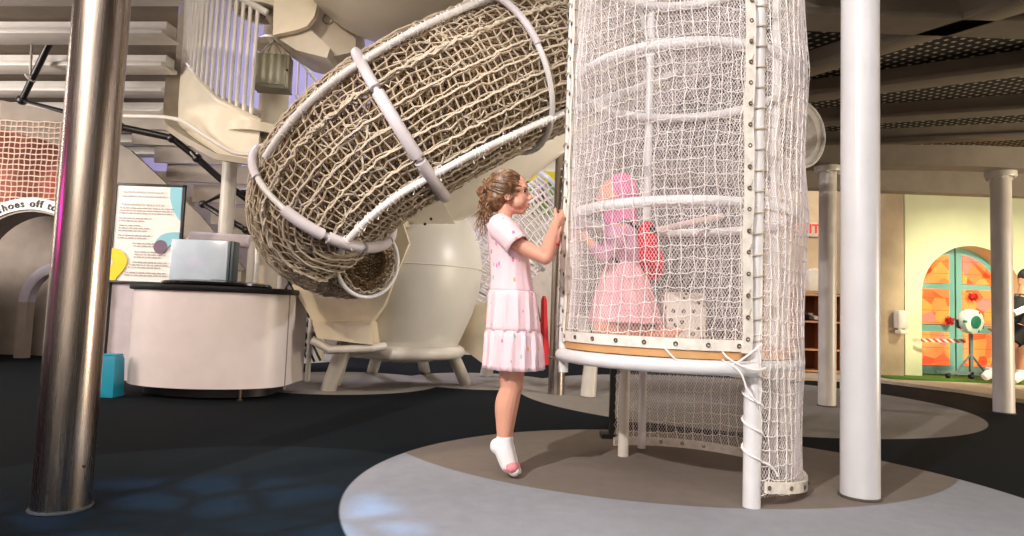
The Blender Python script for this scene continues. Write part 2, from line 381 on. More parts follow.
# netting: fine ribbons wound both ways + a coarser net of thicker cord
def bulge(a, z):                                    # how the slack net leaves the round frame
    zz = (z - 0.5) / 0.6; f = zz - math.floor(zz)
    return -0.012 * math.sin(PI * f) + 0.006 * math.sin(5 * a + 3 * z) + 0.004 * math.sin(11 * a - 7 * z)
def in_net(a, z):                                   # the front opening under the deck has no net
    d = math.degrees(a) % 360
    return z > 0.558 or not (114 < d < 360 + math.degrees(AF))
def fine_net(spacing, wdt, z0, z1, twist, roff):
    m = MB(); nseg = 0; circ = 2 * PI * TR; n = int(circ / spacing)
    H = z1 - z0; steps = int(H / 0.04)
    for s in (-1, 1):
        for k in range(n):
            vs = []; run = []
            for i in range(steps + 1):
                z = z0 + H * i / steps; a = 2 * PI * k / n + s * H * (i / steps) / TR * twist
                if not in_net(a, z):
                    if len(run) > 1: ribbon(m, run, wdt)
                    run = []; continue
                r = TR + roff + bulge(a, z); run.append((a, at(a, z, r), z))
            if len(run) > 1: ribbon(m, run, wdt)
    return m
def ribbon(m, run, wdt):
    vs = []
    for a, p, z in run:
        e = Vector((-math.sin(a), math.cos(a), 0)) * wdt / 2; o = Vector((math.cos(a), math.sin(a), 0)) * wdt * .6
        vs += [p - e, p + e, p + o]
    fs = []
    for i in range(len(run) - 1):
        b = 3 * i
        for x, y in ((0, 1), (1, 2), (2, 0)): fs.append((b + x, b + y, b + 3 + y, b + 3 + x))
    m.add(vs, fs)
fine_net(0.0135, 0.0016, 0.035, TZ, 0.62, -.004).build('fine_net', THREAD, T, False)
def cord_net(nc, dz, r, name, rc, z0, z1, roff=0.003, seed=5, mate=None):
    m = MB(); rr = random.Random(seed); nz = int((z1 - z0) / dz); J = {}
    for k in range(nc):
        for i in range(nz + 1):
            a = 2 * PI * (k + .22 * math.sin(i * .5) + rr.uniform(-.16, .16)) / nc
            z = z0 + dz * i + rr.uniform(-.006, .006) + .012 * math.sin(3 * a)
            J[k, i] = (a, z)
    def pt(a, z, sag=0): return at(a, z - sag, TR + roff + bulge(a, z))
    for k in range(nc):
        run = []
        for i in range(nz + 1):
            a, z = J[k, i]
            if in_net(a, z): run.append(pt(a, z))
            else:
                if len(run) > 1: m.tube(run, rc, 4)
                run = []
        if len(run) > 1: m.tube(run, rc, 4)
    for i in range(nz + 1):
        run = []
        for k in range(nc + 1):
            a, z = J[k % nc, i]; a2, z2 = J[(k + 1) % nc, i]
            if k >= nc: break
            if a2 < a: a2 += 2 * PI
            if in_net(a, z) and in_net(a2, z2): run += [pt(a, z), pt((a + a2) / 2, (z + z2) / 2, .006)]
            else:
                if len(run) > 1: m.tube(run, rc, 4)
                run = []
        if len(run) > 1: m.tube(run, rc, 4)
    return m.build(name, mate or CORD, T, False)
cord_net(72, 0.052, 0, 'cord_net', 0.0016, 0.045, TZ)
# hem of canvas at the floor and above the deck
def strip(angs, z, h, name, r=None, t=.007, m_=None):
    m = MB(); rr = (r or TR) + .004
    m.rings([[at(a, z - h / 2, rr - t), at(a, z - h / 2, rr + t), at(a, z + h / 2, rr + t), at(a, z + h / 2, rr - t)] for a in angs]); return m.build(name, m_ or CANV, T)
def grommets(lst, par=None):
    for p, nrm in lst:
        m = MB(); m.torus(p, .0062, .0026, nrm, 14, 6); m.build('grommet', METAL, par or T)
def rad(d): return math.radians(d)
hz0 = lambda a: .034 + .045 * max(0, 1 - (a - AF) / .7)
aa = [rad(d) for d in np.linspace(math.degrees(AF) + 4, 112, 50)]; m = MB(); m.rings([[at(a, hz0(a) - .02, TR - .003), at(a, hz0(a) - .02, TR + .011), at(a, hz0(a) + .02, TR + .011), at(a, hz0(a) + .02, TR - .003)] for a in aa]); hem = m.build('floor_hem', CANV, T)
grommets([(at(a, hz0(a), TR + .014), at(a, 0, 1) - TC) for a in [rad(d) for d in (-66, -52, -38, -24, -10, 4)]], hem)
grommets([(at(a, .036, TR - .008), at(a, 0, 1) - TC) for a in [rad(d) for d in (60, 72, 84, 96, 106)]], hem)
aa = [rad(d) for d in np.linspace(math.degrees(AF) - 4, -170, 36)]; hem = strip(aa, 0.575, .04, 'deck_hem')
grommets([(at(rad(d), .575, TR + .014), at(rad(d), 0, 1) - TC) for d in np.linspace(math.degrees(AF) - 10, -168, 8)], hem)
# vertical binding strips beside the posts
def vstrip(a, z0, z1, wd):
    m = MB(); da = wd / 2 / TR; rs = []
    for i in range(40):
        z = z0 + (z1 - z0) * i / 39; rr = TR + .012 + .003 * math.sin(i * 1.7); a2 = a + .006 * math.sin(i * .8)
        rs.append([at(a2 - da, z, rr - .004), at(a2 + da, z, rr - .004), at(a2 + da, z, rr + .004), at(a2 - da, z, rr + .004)])
    m.rings(rs); return m.build('binding_strip', CANV, T)
aB = AF - .115; sB = vstrip(aB, 0.55, TZ, .036); aL2 = AL + .075; sL = vstrip(aL2, .55, TZ, .026)
zs_ = [0.60 + .078 * i for i in range(31)]
grommets([(at(aB, z, TR + .018), at(aB, 0, 1) - TC) for z in zs_ if z < 2.6], sB)
grommets([(at(aL2, z, TR + .018), at(aL2, 0, 1) - TC) for z in zs_ if z < 2.6], sL)
# lacing rope: a loop round the post through every grommet
LACE = mat('lacing_rope', (196, 184, 166), 0.8, var=.1)
def lacing(p, pr, a, zl, name='lacing_rope', rc=.0032):
    m = MB(); pts = []
    g = at(a, 0, TR + .014); d = (p - g); d.z = 0; ph0 = math.atan2(-d.y, -d.x)
    for i, z in enumerate(zl):
        for k in range(9):
            ph = ph0 - (0.35 + k / 8 * (2 * PI - .7)); pts.append(Vector((p.x + (pr + .005) * math.cos(ph), p.y + (pr + .005) * math.sin(ph), z + .022 - .03 * k / 8)))
        pts.append(Vector((g.x, g.y - .0, z - .006))); 
        if i + 1 < len(zl): pts.append(Vector(((g.x * .6 + p.x * .4), g.y * .6 + (p.y - pr - .006) * .4, (z + zl[i + 1]) / 2)))
    m.tube(spline(pts, 2), rc, 5); return m.build(name, LACE, T)
lacing(POSTF, .031, aB, zs_); lacing(PL, .022, aL2, zs_)
# lower wrap round the front post and the loose swag below the deck
m = MB(); pts = []
for i in range(60):
    ph = i * .42; pts.append(Vector((POSTF.x + .035 * math.cos(ph), POSTF.y + .035 * math.sin(ph), .55 - i * .0066 )))
pts += [pts[-1] + Vector((.02, .0, -.005)), pts[-1] + Vector((.05, .01, -.03)), pts[-1] + Vector((.06, .01, -.05))]
m.tube(spline(pts, 2), .0042, 6); m.build('wrap_rope', CORD, T)
m = MB()
sw = [W(664, 347, 2.31), W(672, 356, 2.29), W(684, 366, 2.28), W(700, 370, 2.28), W(720, 369, 2.28), W(738, 362, 2.26), W(752, 352, 2.25), W(762, 344, 2.26)]
m.tube(spline(sw, 5), .0036, 6)
m.tube(spline([W(720, 349, 2.30), W(728, 358, 2.27), W(742, 366, 2.25), W(756, 370, 2.25), W(766, 368, 2.27)], 5), .0036, 6)
m.tube(spline([W(722, 360, 2.27), W(740, 372, 2.25), W(748, 392, 2.25), W(757, 402, 2.25)], 5), .0036, 6)
m.build('loose_rope', CORD, T)
# deck
WOOD = mat('birch_ply', (208, 160, 108), 0.45, var=.08, scale=6)
m = MB(); pr = [(TR - .05) * 1.0, ]
m = MB(); dr_ = lambda k: TR + .003 if 186 < k * 5 < 282 else TR - .03
m.prism([at(rad(k * 5), .525, dr_(k)) for k in range(72)], (0, 0, .028)); m.build('deck_board', WOOD, T)
m = MB(); m.tube([at(rad(d), .495, TR + .012) for d in np.linspace(math.degrees(AF) - 3, -172, 30)], .027, 14); m.build('deck_rail', TUBE, T)
# inside fittings seen through the net
m = MB(); m.tube([W(655, 231, 3.05), W(722, 216, 3.15)], .017, 12); m.build('crossbar', mat('pinkish_tube', (226, 204, 200), .4), T)
cu = N('speckled_fabric'); c = cu.coord(); v = cu.n('ShaderNodeTexVoronoi'); v.inputs['Scale'].default_value = 22; cu.l(c, v.inputs['Vector'])
cu.set(cu.mix(cu.math('LESS_THAN', v.outputs['Distance'], .22), lin((232, 226, 216)), lin((120, 112, 106))), .8)
P_ = W(682, 310, 3.02)
m = MB(); m.box((P_.x, P_.y, .556 + .115), (.20, .13, .23), .1, .025); tag(m.build('square_cushion', cu.m, None), 'white square cushion with black specks on the tower deck, behind the net', 'cushion')
# ================================================================ the net tunnel
ctrl = [(650, 26, 4.75, .485), (560, 57, 4.35, .485), (505, 76, 4.1, .485), (460, 96, 3.98, .49), (418, 118, 3.92, .49), (370, 149, 3.95, .485), (334, 184, 4.02, .465), (318, 216, 4.15, .42), (334, 247, 4.36, .35), (352, 260, 4.40, .27), (370, 262, 4.26, .20)]
cp = [W(x, y, d) for x, y, d, r in ctrl]; path = spline(cp, 10); rads = spl1([c[3] for c in ctrl], 10)
NP = len(path)
def tframe(i):
    a = path[max(0, i - 2)]; b = path[min(NP - 1, i + 2)]; Tn = (b - a).normalized()
    S = Vector((0, -1, 0)) if i < 80 else Vector((0, -1, .0)); S = (S - Tn * S.dot(Tn)).normalized(); U = Tn.cross(S) * -1.0
    if U.z < 0 and i < 60: U = -U
    return Tn, S, U
FR = []; 
for i in range(NP):
    Tn, S, U = tframe(i)
    if FR and U.dot(FR[-1][2]) < 0: U = -U
    FR.append((Tn, S, U))
def tp(t, th, dr=0.0):
    t = max(0.0, min(NP - 1.001, t)); i = int(t); f = t - i
    def q(i):
        Tn, S, U = FR[i]; return path[i] + (rads[i] + dr) * (math.cos(th) * S + math.sin(th) * U)
    return q(i) * (1 - f) + q(i + 1) * f
TU = thing('net_tunnel', (cp[4].x, cp[4].y, 0), 'large beige rope net tunnel with white hoops, curving down to the left behind the girl', 'climbing tunnel')
ROPE = mat('beige_rope', (192, 178, 158), 0.85, var=0.12, scale=14, bump=.4, bscale=200)
ROPE2 = mat('tan_rope', (150, 126, 96), 0.9, var=0.2, scale=10)
def tunnel_net(nl, nr, rc, dr, name, ma, seed, jit, t0=0, t1=NP - 1.01, sag=0, four=4):
    m = MB(); rr = random.Random(seed); J = {}
    for k in range(nl):
        for i in range(nr + 1):
            J[k, i] = tp(t0 + (t1 - t0) * (i + rr.uniform(-jit, jit)) / nr, 2 * PI * (k + rr.uniform(-jit, jit)) / nl, dr + rr.uniform(-jit, jit) * .05)
    for k in range(nl): m.tube([J[k, i] for i in range(nr + 1)], rc, four)
    for i in range(nr + 1): m.tube([J[k, i] for k in range(nl)], rc * .8, four, True)
    return m.build(name, ma, TU, False)
tunnel_net(54, 84, .0062, 0.0, 'outer_net', ROPE, 3, .24)
def diag_net(n, rc, dr, name, ma, seed, turns=1.6, jit=.02):
    m = MB(); rr = random.Random(seed)
    for s in (-1, 1):
        for k in range(n):
            m.tube([tp(i, 2 * PI * (k / n + s * turns * i / NP) + rr.uniform(-jit, jit), dr + rr.uniform(-.02, .01)) for i in range(0, NP - 1, 2)], rc, 3)
    return m.build(name, ma, TU, False)
diag_net(58, .0055, -.035, 'inner_net', ROPE2, 8)
tunnel_net(62, 110, .0045, -.06, 'backing_net', ROPE2, 21, .3, four=3)
# loose strands and knots woven into the outer net
m = MB(); rr = random.Random(77)
for k in range(420):
    t = rr.uniform(2, 96); th = rr.uniform(0, 2 * PI); L_ = rr.uniform(1.5, 5); dth = rr.uniform(-.35, .35)
    m.tube([tp(t + L_ * f, th + dth * f + .03 * math.sin(9 * f + k), .012 * math.sin(PI * f * 3) + rr.uniform(-.01, .006)) for f in np.linspace(0, 1, 6)], rr.uniform(.003, .0065), 4)
m.build('loose_strands', mat('pale_rope', (214, 202, 184), .85, bump=.4, bscale=180), TU, False)['kind'] = 'stuff'
# thick hand-knotted rows running along the tunnel
m = MB(); rr = random.Random(4)
for th in (rad(14), ):
    for j in range(3):
        m.tube([tp(i * .8, th + rr.uniform(-.03, .03), .012 + rr.uniform(-.012, .014)) for i in range(0, int(80 / .8))], .008, 5)
for th in [rad(d) for d in (60, 100, -5, -15, -28, -41, -54, -66, -78, -90)]: m.tube([tp(i * .8, th + rr.uniform(-.015, .015), .01 + rr.uniform(-.006, .006)) for i in range(0, 100)], .007, 5)
m.build('knotted_rope', mat('pale_rope', (214, 202, 184), .85, bump=.4, bscale=180), TU, False)
# hoops
def hoop(t, r, th0=0, th1=360, dr=.03, name='hoop', ma=TUBE):
    m = MB(); cl = th1 - th0 >= 360
    m.tube([tp(t, rad(a), dr) for a in np.linspace(th0, th1, 49)[:-1 if cl else None]], r, 12, cl); return m.build(name, ma, TU)
PAD = mat('lavender_white_sleeve', (214, 208, 214), 0.5, var=.04)
for t in (6, 21, 43, 63, 99): hoop(t, .018 if t < 90 else .014)
for t, arcs in ((43, ((10, 48, .033), (-38, 6, .037), (-86, -42, .037))), (63, ((28, 70, .026), (-34, -4, .036), (-64, -38, .036), (-98, -68, .036), (-130, -102, .032))), (21, ((-10, 60, .022),))):
    for a, b, r in arcs: hoop(t, r, a, b, .034, 'hoop_sleeve', PAD)
def rail(t0, t1, th0, th1, r=.021, dr=.035):
    m = MB(); pts = [tp(t0 + (t1 - t0) * f, rad(th0 + (th1 - th0) * f), dr) for f in np.linspace(0, 1, 60)]; m.tube(pts, r, 12); return m.build('rail_tube', TUBE, TU)
rail(0, 60, 42, 30); rail(0, 66, -66, -50); rail(0, 60, 150, 150); rail(52, 92, -150, -60, .018)
# lashings of cord round the rails: each loop is one part
for (t0, t1, th0, th1, n) in ((4, 58, 42, 30, 26), (4, 64, -66, -50, 22)):
    rr = random.Random(n)
    for k in range(n):
        f = (k + rr.uniform(-.3, .3)) / n; t = t0 + (t1 - t0) * f; th = rad(th0 + (th1 - th0) * f); c = tp(t, th, .035)
        ax = (tp(t + 1, th, .035) - tp(t, th, .035)).normalized(); S_ = ax.cross(Vector((0, 0, 1))).normalized(); U_ = S_.cross(ax); m = MB()
        pts = [c + .0245 * (math.cos(a) * S_ + math.sin(a) * U_) + ax * (a * .004 - .02) for a in np.linspace(0, 4 * PI, 25)]
        e = pts[-1]; pts += [e + Vector((rr.uniform(-.03, .03), -.01, -rr.uniform(.02, .06)))]
        m.tube(pts, .0034, 5); m.build('lashing', CORD, TU)

# ---------------------------------------------------------------- second, brighter net tunnel behind the girl
g2 = thing('net_tunnel', W(505, 250, 6.2), 'smaller white net tunnel farther back, seen behind the girl', 'climbing tunnel')
def small_tunnel(cpts, R, nl, nr, ma, par, rc=.008, seed=1):
    pth = spline(cpts, 8); n = len(pth); fr = frames(pth); m = MB(); rr = random.Random(seed)
    def q(t, th): 
        i = int(min(t, n - 1.001)); f = t - i; T_, S, U = fr[i]
        return pth[i] * (1 - f) + pth[min(n - 1, i + 1)] * f + R * (math.cos(th) * S + math.sin(th) * U)
    J = {(k, i): q((n - 1.01) * min(1, max(0, (i + rr.uniform(-.2, .2)) / nr)), 2 * PI * (k + rr.uniform(-.15, .15)) / nl) for k in range(nl) for i in range(nr + 1)}
    for k in range(nl): m.tube([J[k, i] for i in range(nr + 1)], rc, 4)
    for i in range(nr + 1): m.tube([J[k, i] for k in range(nl)], rc, 4, True)
    m.build('net', ma, par, False)
    for i in (0, n // 2, n - 1):
        T_, S, U = fr[i]; mm = MB(); mm.tube([pth[i] + (R + .02) * (math.cos(a) * S + math.sin(a) * U) for a in np.linspace(0, 2 * PI, 33)[:-1]], .022, 8, True); mm.build('hoop', TUBE, par)
for q in (F(588, 396), F(486, 376)):
    m = MB(); m.tube([(q.x, q.y, 0), (q.x + (.02 if q.x > 0 else .05), q.y, .34), (q.x + .03, 6.3, .62)], [.065, .055, .05], 20); m.build('leg', PC, g2)
small_tunnel([W(562, 205, 6.3), W(530, 228, 6.3), W(500, 262, 6.3), W(478, 300, 6.4)], .36, 26, 26, CORD, g2, .009)
# ================================================================ white moulded pod, chute, pipe and bowl
POD = mat('pod_fibreglass', (214, 210, 200), 0.36, var=0.03, scale=3)
pc = W(406, 277, 5.4); s_ = 5.4 / 640
t = thing('climbing_pod', (pc.x, pc.y, 0), 'big glossy white egg-shaped pod on a tube ring with splayed legs, behind the girl', 'climbing pod')
def zz(py): return W(406, py, 5.4).z
m = MB(); m.lathe((pc.x, pc.y, 0), [(.05, zz(361)), (.25, zz(360)), (.38, zz(354)), (.44, zz(348)), (.49, zz(335)), (.57, zz(312)), (.625, zz(288)), (.64, zz(268)), (.62, zz(248)), (.56, zz(228)), (.47, zz(212)), (.33, zz(200)), (.15, zz(194)), (.02, zz(192))], 64); m.build('shell', POD, t)
m = MB(); m.torus((pc.x, pc.y, zz(268)), .64, .006, n=64, m=6); m.build('seam', POD, t)
m = MB(); m.torus((pc.x, pc.y, zz(350)), .47, .05, n=56, m=14); m.build('base_ring', PC, t)
for q, a in ((F(466, 384), W(452, 352, 5.3)), (F(334, 385), W(345, 352, 5.2)), (F(425, 372), W(420, 352, 5.7)), (F(372, 372), W(380, 352, 5.7))):
    m = MB(); m.tube([(q.x, q.y, 0), (a.x, a.y, zz(350))], [.055, .05], 20); m.build('leg', PC, t)
def slab(pts, Y, th, ma, name, par=None, bev=0):
    m = MB(); m.prism([W(x, y, Y) for x, y in pts], (0, th, 0)); return m.build(name, ma, par, True, 30)
CH = thing('slide_chute', W(345, 340, 4.85) * 1.0, 'beige angular chute with a flat lip below the rope tunnel', 'slide'); 
slab([(372, 205), (400, 215), (409, 243), (384, 305), (371, 322), (313, 322), (292, 286), (300, 235), (330, 205)], 4.72, .30, BEIGE, 'hull', CH)
slab([(312, 322), (371, 322), (372, 345), (317, 338)], 4.66, .36, BEIGE, 'lip', CH)
m = MB(); q = F(340, 385); m.tube([(q.x, q.y - .35, 0), W(344, 345, 4.85)], [.06, .055], 18); m.build('leg', PC, CH)
m = MB(); m.tube([W(312, 340, 4.7), W(330, 350, 4.7), W(372, 348, 4.7), W(384, 346, 4.8)], .03, 12); m.build('edge_tube', PC, CH)
PIPE = mat('shaded_fibreglass', (200, 190, 172), 0.32, var=.04, scale=3)
t = thing('tube_slide', W(480, 150, 5.2), 'thick pale slide pipe running up behind the rope tunnel', 'slide')
pp = spline([W(412, 200, 5.15), W(450, 180, 5.15), W(500, 150, 5.2), W(560, 105, 5.3), (W(640, 40, 5.5))], 6)
m = MB(); m.tube(pp, .335, 40); m.build('pipe', PIPE, t)
m = MB(); m.tube([W(402, 206, 5.1), W(436, 188, 5.1)], .345, 40); m.build('collar', PIPE, t)
m = MB(); m.tube(spline([W(392, 245, 4.95), W(396, 222, 4.97), W(412, 198, 5.05)], 5), spl1([.16, .2, .25], 5), 28); m.build('elbow', BEIGE, t)
for a in ((431, 219), (425, 224)):
    m = MB(); m.ball(W(*a, 4.79), .012, 8, 6); m.build('bolt', DARK, t)
t = thing('climbing_bowl', W(400, -60, 5.2), 'underside of a large white bowl above the rope tunnel', 'climbing bowl')
m = MB(); c = W(394, -64, 5.2); m.lathe(c, [(.01, -.87)] + [(.87 * math.sin(a), -.87 * math.cos(a)) for a in np.linspace(.08, 1.6, 22)] + [(.83, .02), (.02, -.05)], 64); m.build('bowl_shell', PIPE, t)
m = MB(); m.torus(c + Vector((0, 0, .02)), .87, .04, n=64, m=10); m.build('rim', WHITE, t)
m = MB(); m.cyl(c + Vector((.2, .5, .3)), (c.x + .2, c.y + .5, 6.9), .05, 16); m.build('hanger', WHITE, t)
# beige facet panel behind the pod, right
t = slab([(458, 345), (470, 305), (500, 300), (508, 350), (486, 366)], 6.0, .25, BEIGE, 'faceted_block'); tag(t, 'beige faceted panel beside the pod, left of the girl skirt', 'panel')
# ---------------------------------------------------------------- big ring edge behind the tower, right
t = thing('play_ring', W(800, 136, 3.9), 'taupe ring-shaped tunnel mouth right behind the netted tower', 'tunnel ring')
rc = W(790, 136, 3.9); m = MB(); prof = []
ax = Vector((.35, -1, 0)).normalized()
q = ax.to_track_quat('Z', 'Y').to_matrix(); rs = []
for k in range(64):
    a = 2 * PI * k / 64; d = q @ Vector((math.cos(a), math.sin(a), 0))
    rs.append([rc + d * .205 + ax * .06, rc + d * .215 + ax * .06, rc + d * .22 - ax * .10, rc + d * .165 - ax * .10, rc + d * .165 + ax * .05])
m.rings(rs, True, (False, False), True); m.build('ring_wall', PC, t)
m = MB(); m.torus(rc + ax * .06, .21, .010, ax, 64, 8); m.build('rim', PC, t)
m = MB(); m.cyl(rc + Vector((0, .05, -.2)), (rc.x, rc.y + .05, 0), .03, 14); m.build('post', PC, t)

# ================================================================ spiral stair, upper left
t = thing('spiral_stair', W(272, 130, 6.0), 'cream spiral staircase with tall curved side panel and white balusters, top left', 'staircase')
ctr = W(272, 130, 6.0); cx, cy = ctr.x, ctr.y; RS = 0.80
def helix(phi, z, r=RS): return Vector((cx - r * math.sin(phi), cy - r * math.cos(phi), z))
def hz(phi): 
    # height of the panel's upper edge
    return float(np.interp(phi, [-.3, .19, .8, 1.02, 1.12, 1.5, 2.7], [2.13, 2.31, 2.70, 3.2, 3.5, 4.9, 7]))
def hb(phi): return float(np.interp(phi, [-.3, .1, .92, 1.05, 1.15, 1.4, 1.57, 2.7], [1.80, 1.84, 2.2, 2.4, 2.75, 3.2, 3.6, 6]))
CRP = mat('cream_panel', (222, 212, 190), 0.4, var=.03)
m = MB(); rs = []; phs = np.linspace(-.25, 1.75, 90)
for ph in phs:
    zt = hz(ph); zb = hb(ph)
    rs.append([helix(ph, zb, RS), helix(ph, zt, RS), helix(ph, zt, RS - .05), helix(ph, zb, RS - .05)])
m.rings(rs); m.build('side_panel', CRP, t)
m = MB(); rs = []
for ph in phs:
    zb = hb(ph) - .02; rs.append([helix(ph, zb - .02, RS + .115), helix(ph, zb + .03, RS + .115), helix(ph, zb + .03, RS - .05), helix(ph, zb, RS - .05)])
m.rings(rs); m.build('lower_flange', mat('panel_edge_grey', (158, 148, 132), .5), t)
m = MB(); m.tube([helix(ph, hz(ph) + .012, RS - .02) for ph in phs], .028, 8); m.build('upper_flange', CRP, t)
n = 26
for i in range(n):
    ph = -.15 + 1.9 * i / (n - 1); z = hz(ph); m = MB(); p = helix(ph, z, RS - .02)
    m.cyl(p, p + Vector((0, 0, .95)), .017, 10); m.build('baluster', WHITE, t)
m = MB(); m.tube([helix(ph, hz(ph) + .95, RS - .02) for ph in phs], .03, 10); m.build('handrail', WHITE, t)
for i in range(4):
    ph = -.1 + i * .25; z = hz(ph) - .2; m = MB()
    m.prism([helix(ph - .14, z, .12), helix(ph - .14, z, RS - .06), helix(ph + .14, z, RS - .06), helix(ph + .14, z, .12)], (0, 0, .05)); m.build('tread', CRP, t)
m = MB(); m.cyl((cx, cy, 0), (cx, cy, 4.6), .135, 40); m.lathe((cx, cy, W(0, 0, 1).z * 0 + ctr.z + .78), [(.137, 0), (.2, 0), (.22, .04), (.137, .1)], 32); m.build('centre_column', CRP, t)
# control cabinet on the column
bx = W(274, 73, 5.72); t2 = thing('control_box', bx, 'grey-green electrical box fixed to the cream centre column', 'electrical box')
GG = mat('box_green_grey', (150, 148, 124), .4, var=.03)
m = MB(); m.box(bx, (.30, .16, .31), .12, .012); m.build('cabinet', GG, t2)
m = MB(); m.box(bx + Vector((.0, -.085, .005)), (.27, .012, .28), .12, .005); m.build('cover_plate', GG, t2)
m = MB(); m.ball(W(287, 70, 5.61), .012, 10, 6); m.build('lock', DARK, t2)
m = MB(); m.box(bx + Vector((0, -.01, -.163)), (.31, .18, .012), .12); m.build('flange', mat('box_edge', (120, 116, 98), .5), t2)
tr = W(274, 44, 5.6)
m = MB()
m.tube([W(262, 52, 5.6), W(274, 40, 5.6), W(290, 54, 5.6)], .005, 5); m.tube([W(268, 52, 5.62), W(274, 40, 5.6), W(281, 53, 5.62)], .004, 5); tag(m.build('steel_cable', METAL, None), 'thin steel cables fanning above the grey-green box', 'cable')
# round trays (climbing pads) beside the column
for (a, lab) in (((262, 9, 5.5, 27, .24), 'round white tray at the very top beside the curved panel'), ((256, 132, 5.4, 27, .25), 'round white tray low on the cream column, left of the rope tunnel')):
    x, y, d, rp, r = a; c = W(x, y, d); t3 = thing('round_tray', c, lab, 'climbing tray', None)
    m = MB(); m.lathe(c, [(.02, 0), (r - .03, 0), (r - .03, -.045), (r, -.045), (r, .03), (.02, .03)], 48); m.build('dish', CRP, t3)
    m = MB(); m.box(c + Vector((.02, 0, -.03)), (r * 1.3, .05, .04)); m.build('bracket', GREY, t3)
    m = MB(); m.cyl(c + Vector((.03, -.04, -.1)), c + Vector((.03, -.04, 0)), .022, 12); m.build('bolt', METAL, t3)
    m = MB(); m.tube([c + Vector((.05, 0, -.02)), (cx, cy, c.z + .01)], .035, 10); m.build('arm', CRP, t3)
# curved white platform piece and angular one right of it
t = thing('climbing_platform', W(300, 20, 5.3), 'cream moulded platform with rounded lower corner, top left above the rope tunnel', 'platform')
pts = [(274, -25), (273, 35), (296, 30), (307, 26), (314, 17), (317, 6), (317, -25)]
slab(pts, 5.25, .06, mat('ivory_panel', (240, 228, 202), .38, var=.02), 'front_panel', t)
slab([(273, 35), (307, 26), (330, 48), (327, 58), (296, 50)], 5.32, .5, CREAM, 'underside', t)
slab([(300, 28), (317, 10), (330, -22), (352, -22), (356, 46), (352, 52), (328, 58)], 5.45, .4, PIPE, 'side_panel', t)
m = MB(); m.torus(W(328, 19, 5.44), .045, .006, (0, 1, 0), 20, 6); m.build('hand_hole', GREY, t)
# far sloping railing
t = thing('sloping_railing', W(315, 90, 7.6), 'small white sloping railing in front of the far purple-lit wall', 'railing')
m = MB(); m.tube([W(296, 55, 7.6), W(345, 118, 7.6)], .02, 8); m.tube([W(296, 95, 7.6), W(345, 150, 7.6)], .02, 8); m.build('rails', WHITE, t)
for i in range(6):
    x = 299 + i * 8; m = MB(); m.tube([W(x, 60 + (x - 299) * 1.25, 7.6), W(x - 2, 97 + (x - 299) * 1.1, 7.6)], .014, 8); m.build('baluster', WHITE, t)
m = MB(); m.box(W(322, 150, 7.7), (.7, .3, .25)); m.build('landing', CREAM, t)
m = MB(); q = W(330, 150, 7.7); m.cyl((q.x, q.y, 0), (q.x, q.y, q.z), .06, 12); m.build('post', CREAM, t)
# slim cream column and thin bent conduit
column(217, W(226, 152, 6.2).z, (F(215, 372).x and (216, 376)), 0.065, 'slim cream column behind the counter, under the spiral stair', PC, flange=False)
m = MB(); m.tube(spline([W(124, 116, 5.2), W(176, 119, 5.2), W(206, 136, 5.2), W(232, 152, 5.2), W(250, 155, 5.2), W(257, 166, 5.2), W(257, 240, 5.2), W(257, 262, 5.2)], 5), .017, 10); q = W(257, 262, 5.2); m.tube([q, (q.x, q.y, 0)], .017, 10)
tag(m.build('bent_conduit', WHITE, None), 'thin white bent tube running along below the spiral stair', 'tube')

# stepped undersides of the straight stair, left middle
t = thing('straight_stair', W(190, 190, 6.6), 'grey undersides of a straight staircase stepping down to the right behind the sign', 'staircase')
TG = mat('stair_grey', (166, 156, 146), .6, var=.05)
steps = [(118, 112, 190), (136, 128, 196), (158, 146, 214), (170, 165, 236), (196, 186, 262), (214, 208, 280), (232, 228, 296)]
for i, (xa, y, xb) in enumerate(steps):
    a = W(xa, y, 6.2 + .06 * i); b = W(xb + 30, y, 6.2 + .06 * i); m = MB(); m.box(((a.x + b.x) / 2, a.y + .2, a.z - .02), (b.x - a.x, .5, .05)); m.box(((a.x + b.x) / 2, a.y - .04, a.z - .10), (b.x - a.x, .03, .15)); m.build('tread', TG, t)
m = MB(); m.prism([W(0, 100, 6.0), W(60, 112, 6.0), W(130, 150, 6.0), W(200, 215, 6.0), W(245, 270, 6.0), W(225, 275, 6.0), W(180, 232, 6.0), W(110, 178, 6.0), W(50, 142, 6.0), W(0, 128, 6.0)], (0, .05, 0)); m.build('stringer', mat('stringer_taupe', (140, 128, 116), .55), t)
m = MB(); q = W(236, 270, 6.0); m.box((q.x, q.y + .1, q.z / 2), (.1, .2, q.z)); m.build('post', TG, t)
# black sprinkler pipe
t = thing('sprinkler_pipe', W(100, 118, 5.4), 'black pipe zigzagging under the left gallery and stair', 'pipe')
BP = mat('black_pipe', (30, 26, 26), .35)
def pipe(pts, r=.03):
    m = MB(); m.tube(pts, r, 12); o = m.build('pipe_run', BP, t)
    for p in pts[1:-1]:
        mm = MB(); mm.ball(p, r * 1.45, 12, 8); mm.build('fitting', BP, t)
pipe([W(80, -20, 5.0), W(22, 100, 5.4), W(120, 127, 5.5), W(172, 138, 5.6), W(197, 158, 5.7), W(226, 184, 5.8), W(262, 210, 5.9)])
pipe([W(262, 190, 5.9), W(226, 193, 5.85), W(203, 204, 5.8), W(246, 230, 5.8), W(262, 240, 5.85)], .026)
for x, y, yy, d in ((30, 78, 40, 5.3), (194, 155, 132, 5.68)):
    m = MB(); m.cyl(W(x, y, d), W(x + 2, yy, d), .01, 8); m.torus(W(x, y, d), .04, .008, (1, 0, 1), 16, 6); m.build('hanger', PC, t)

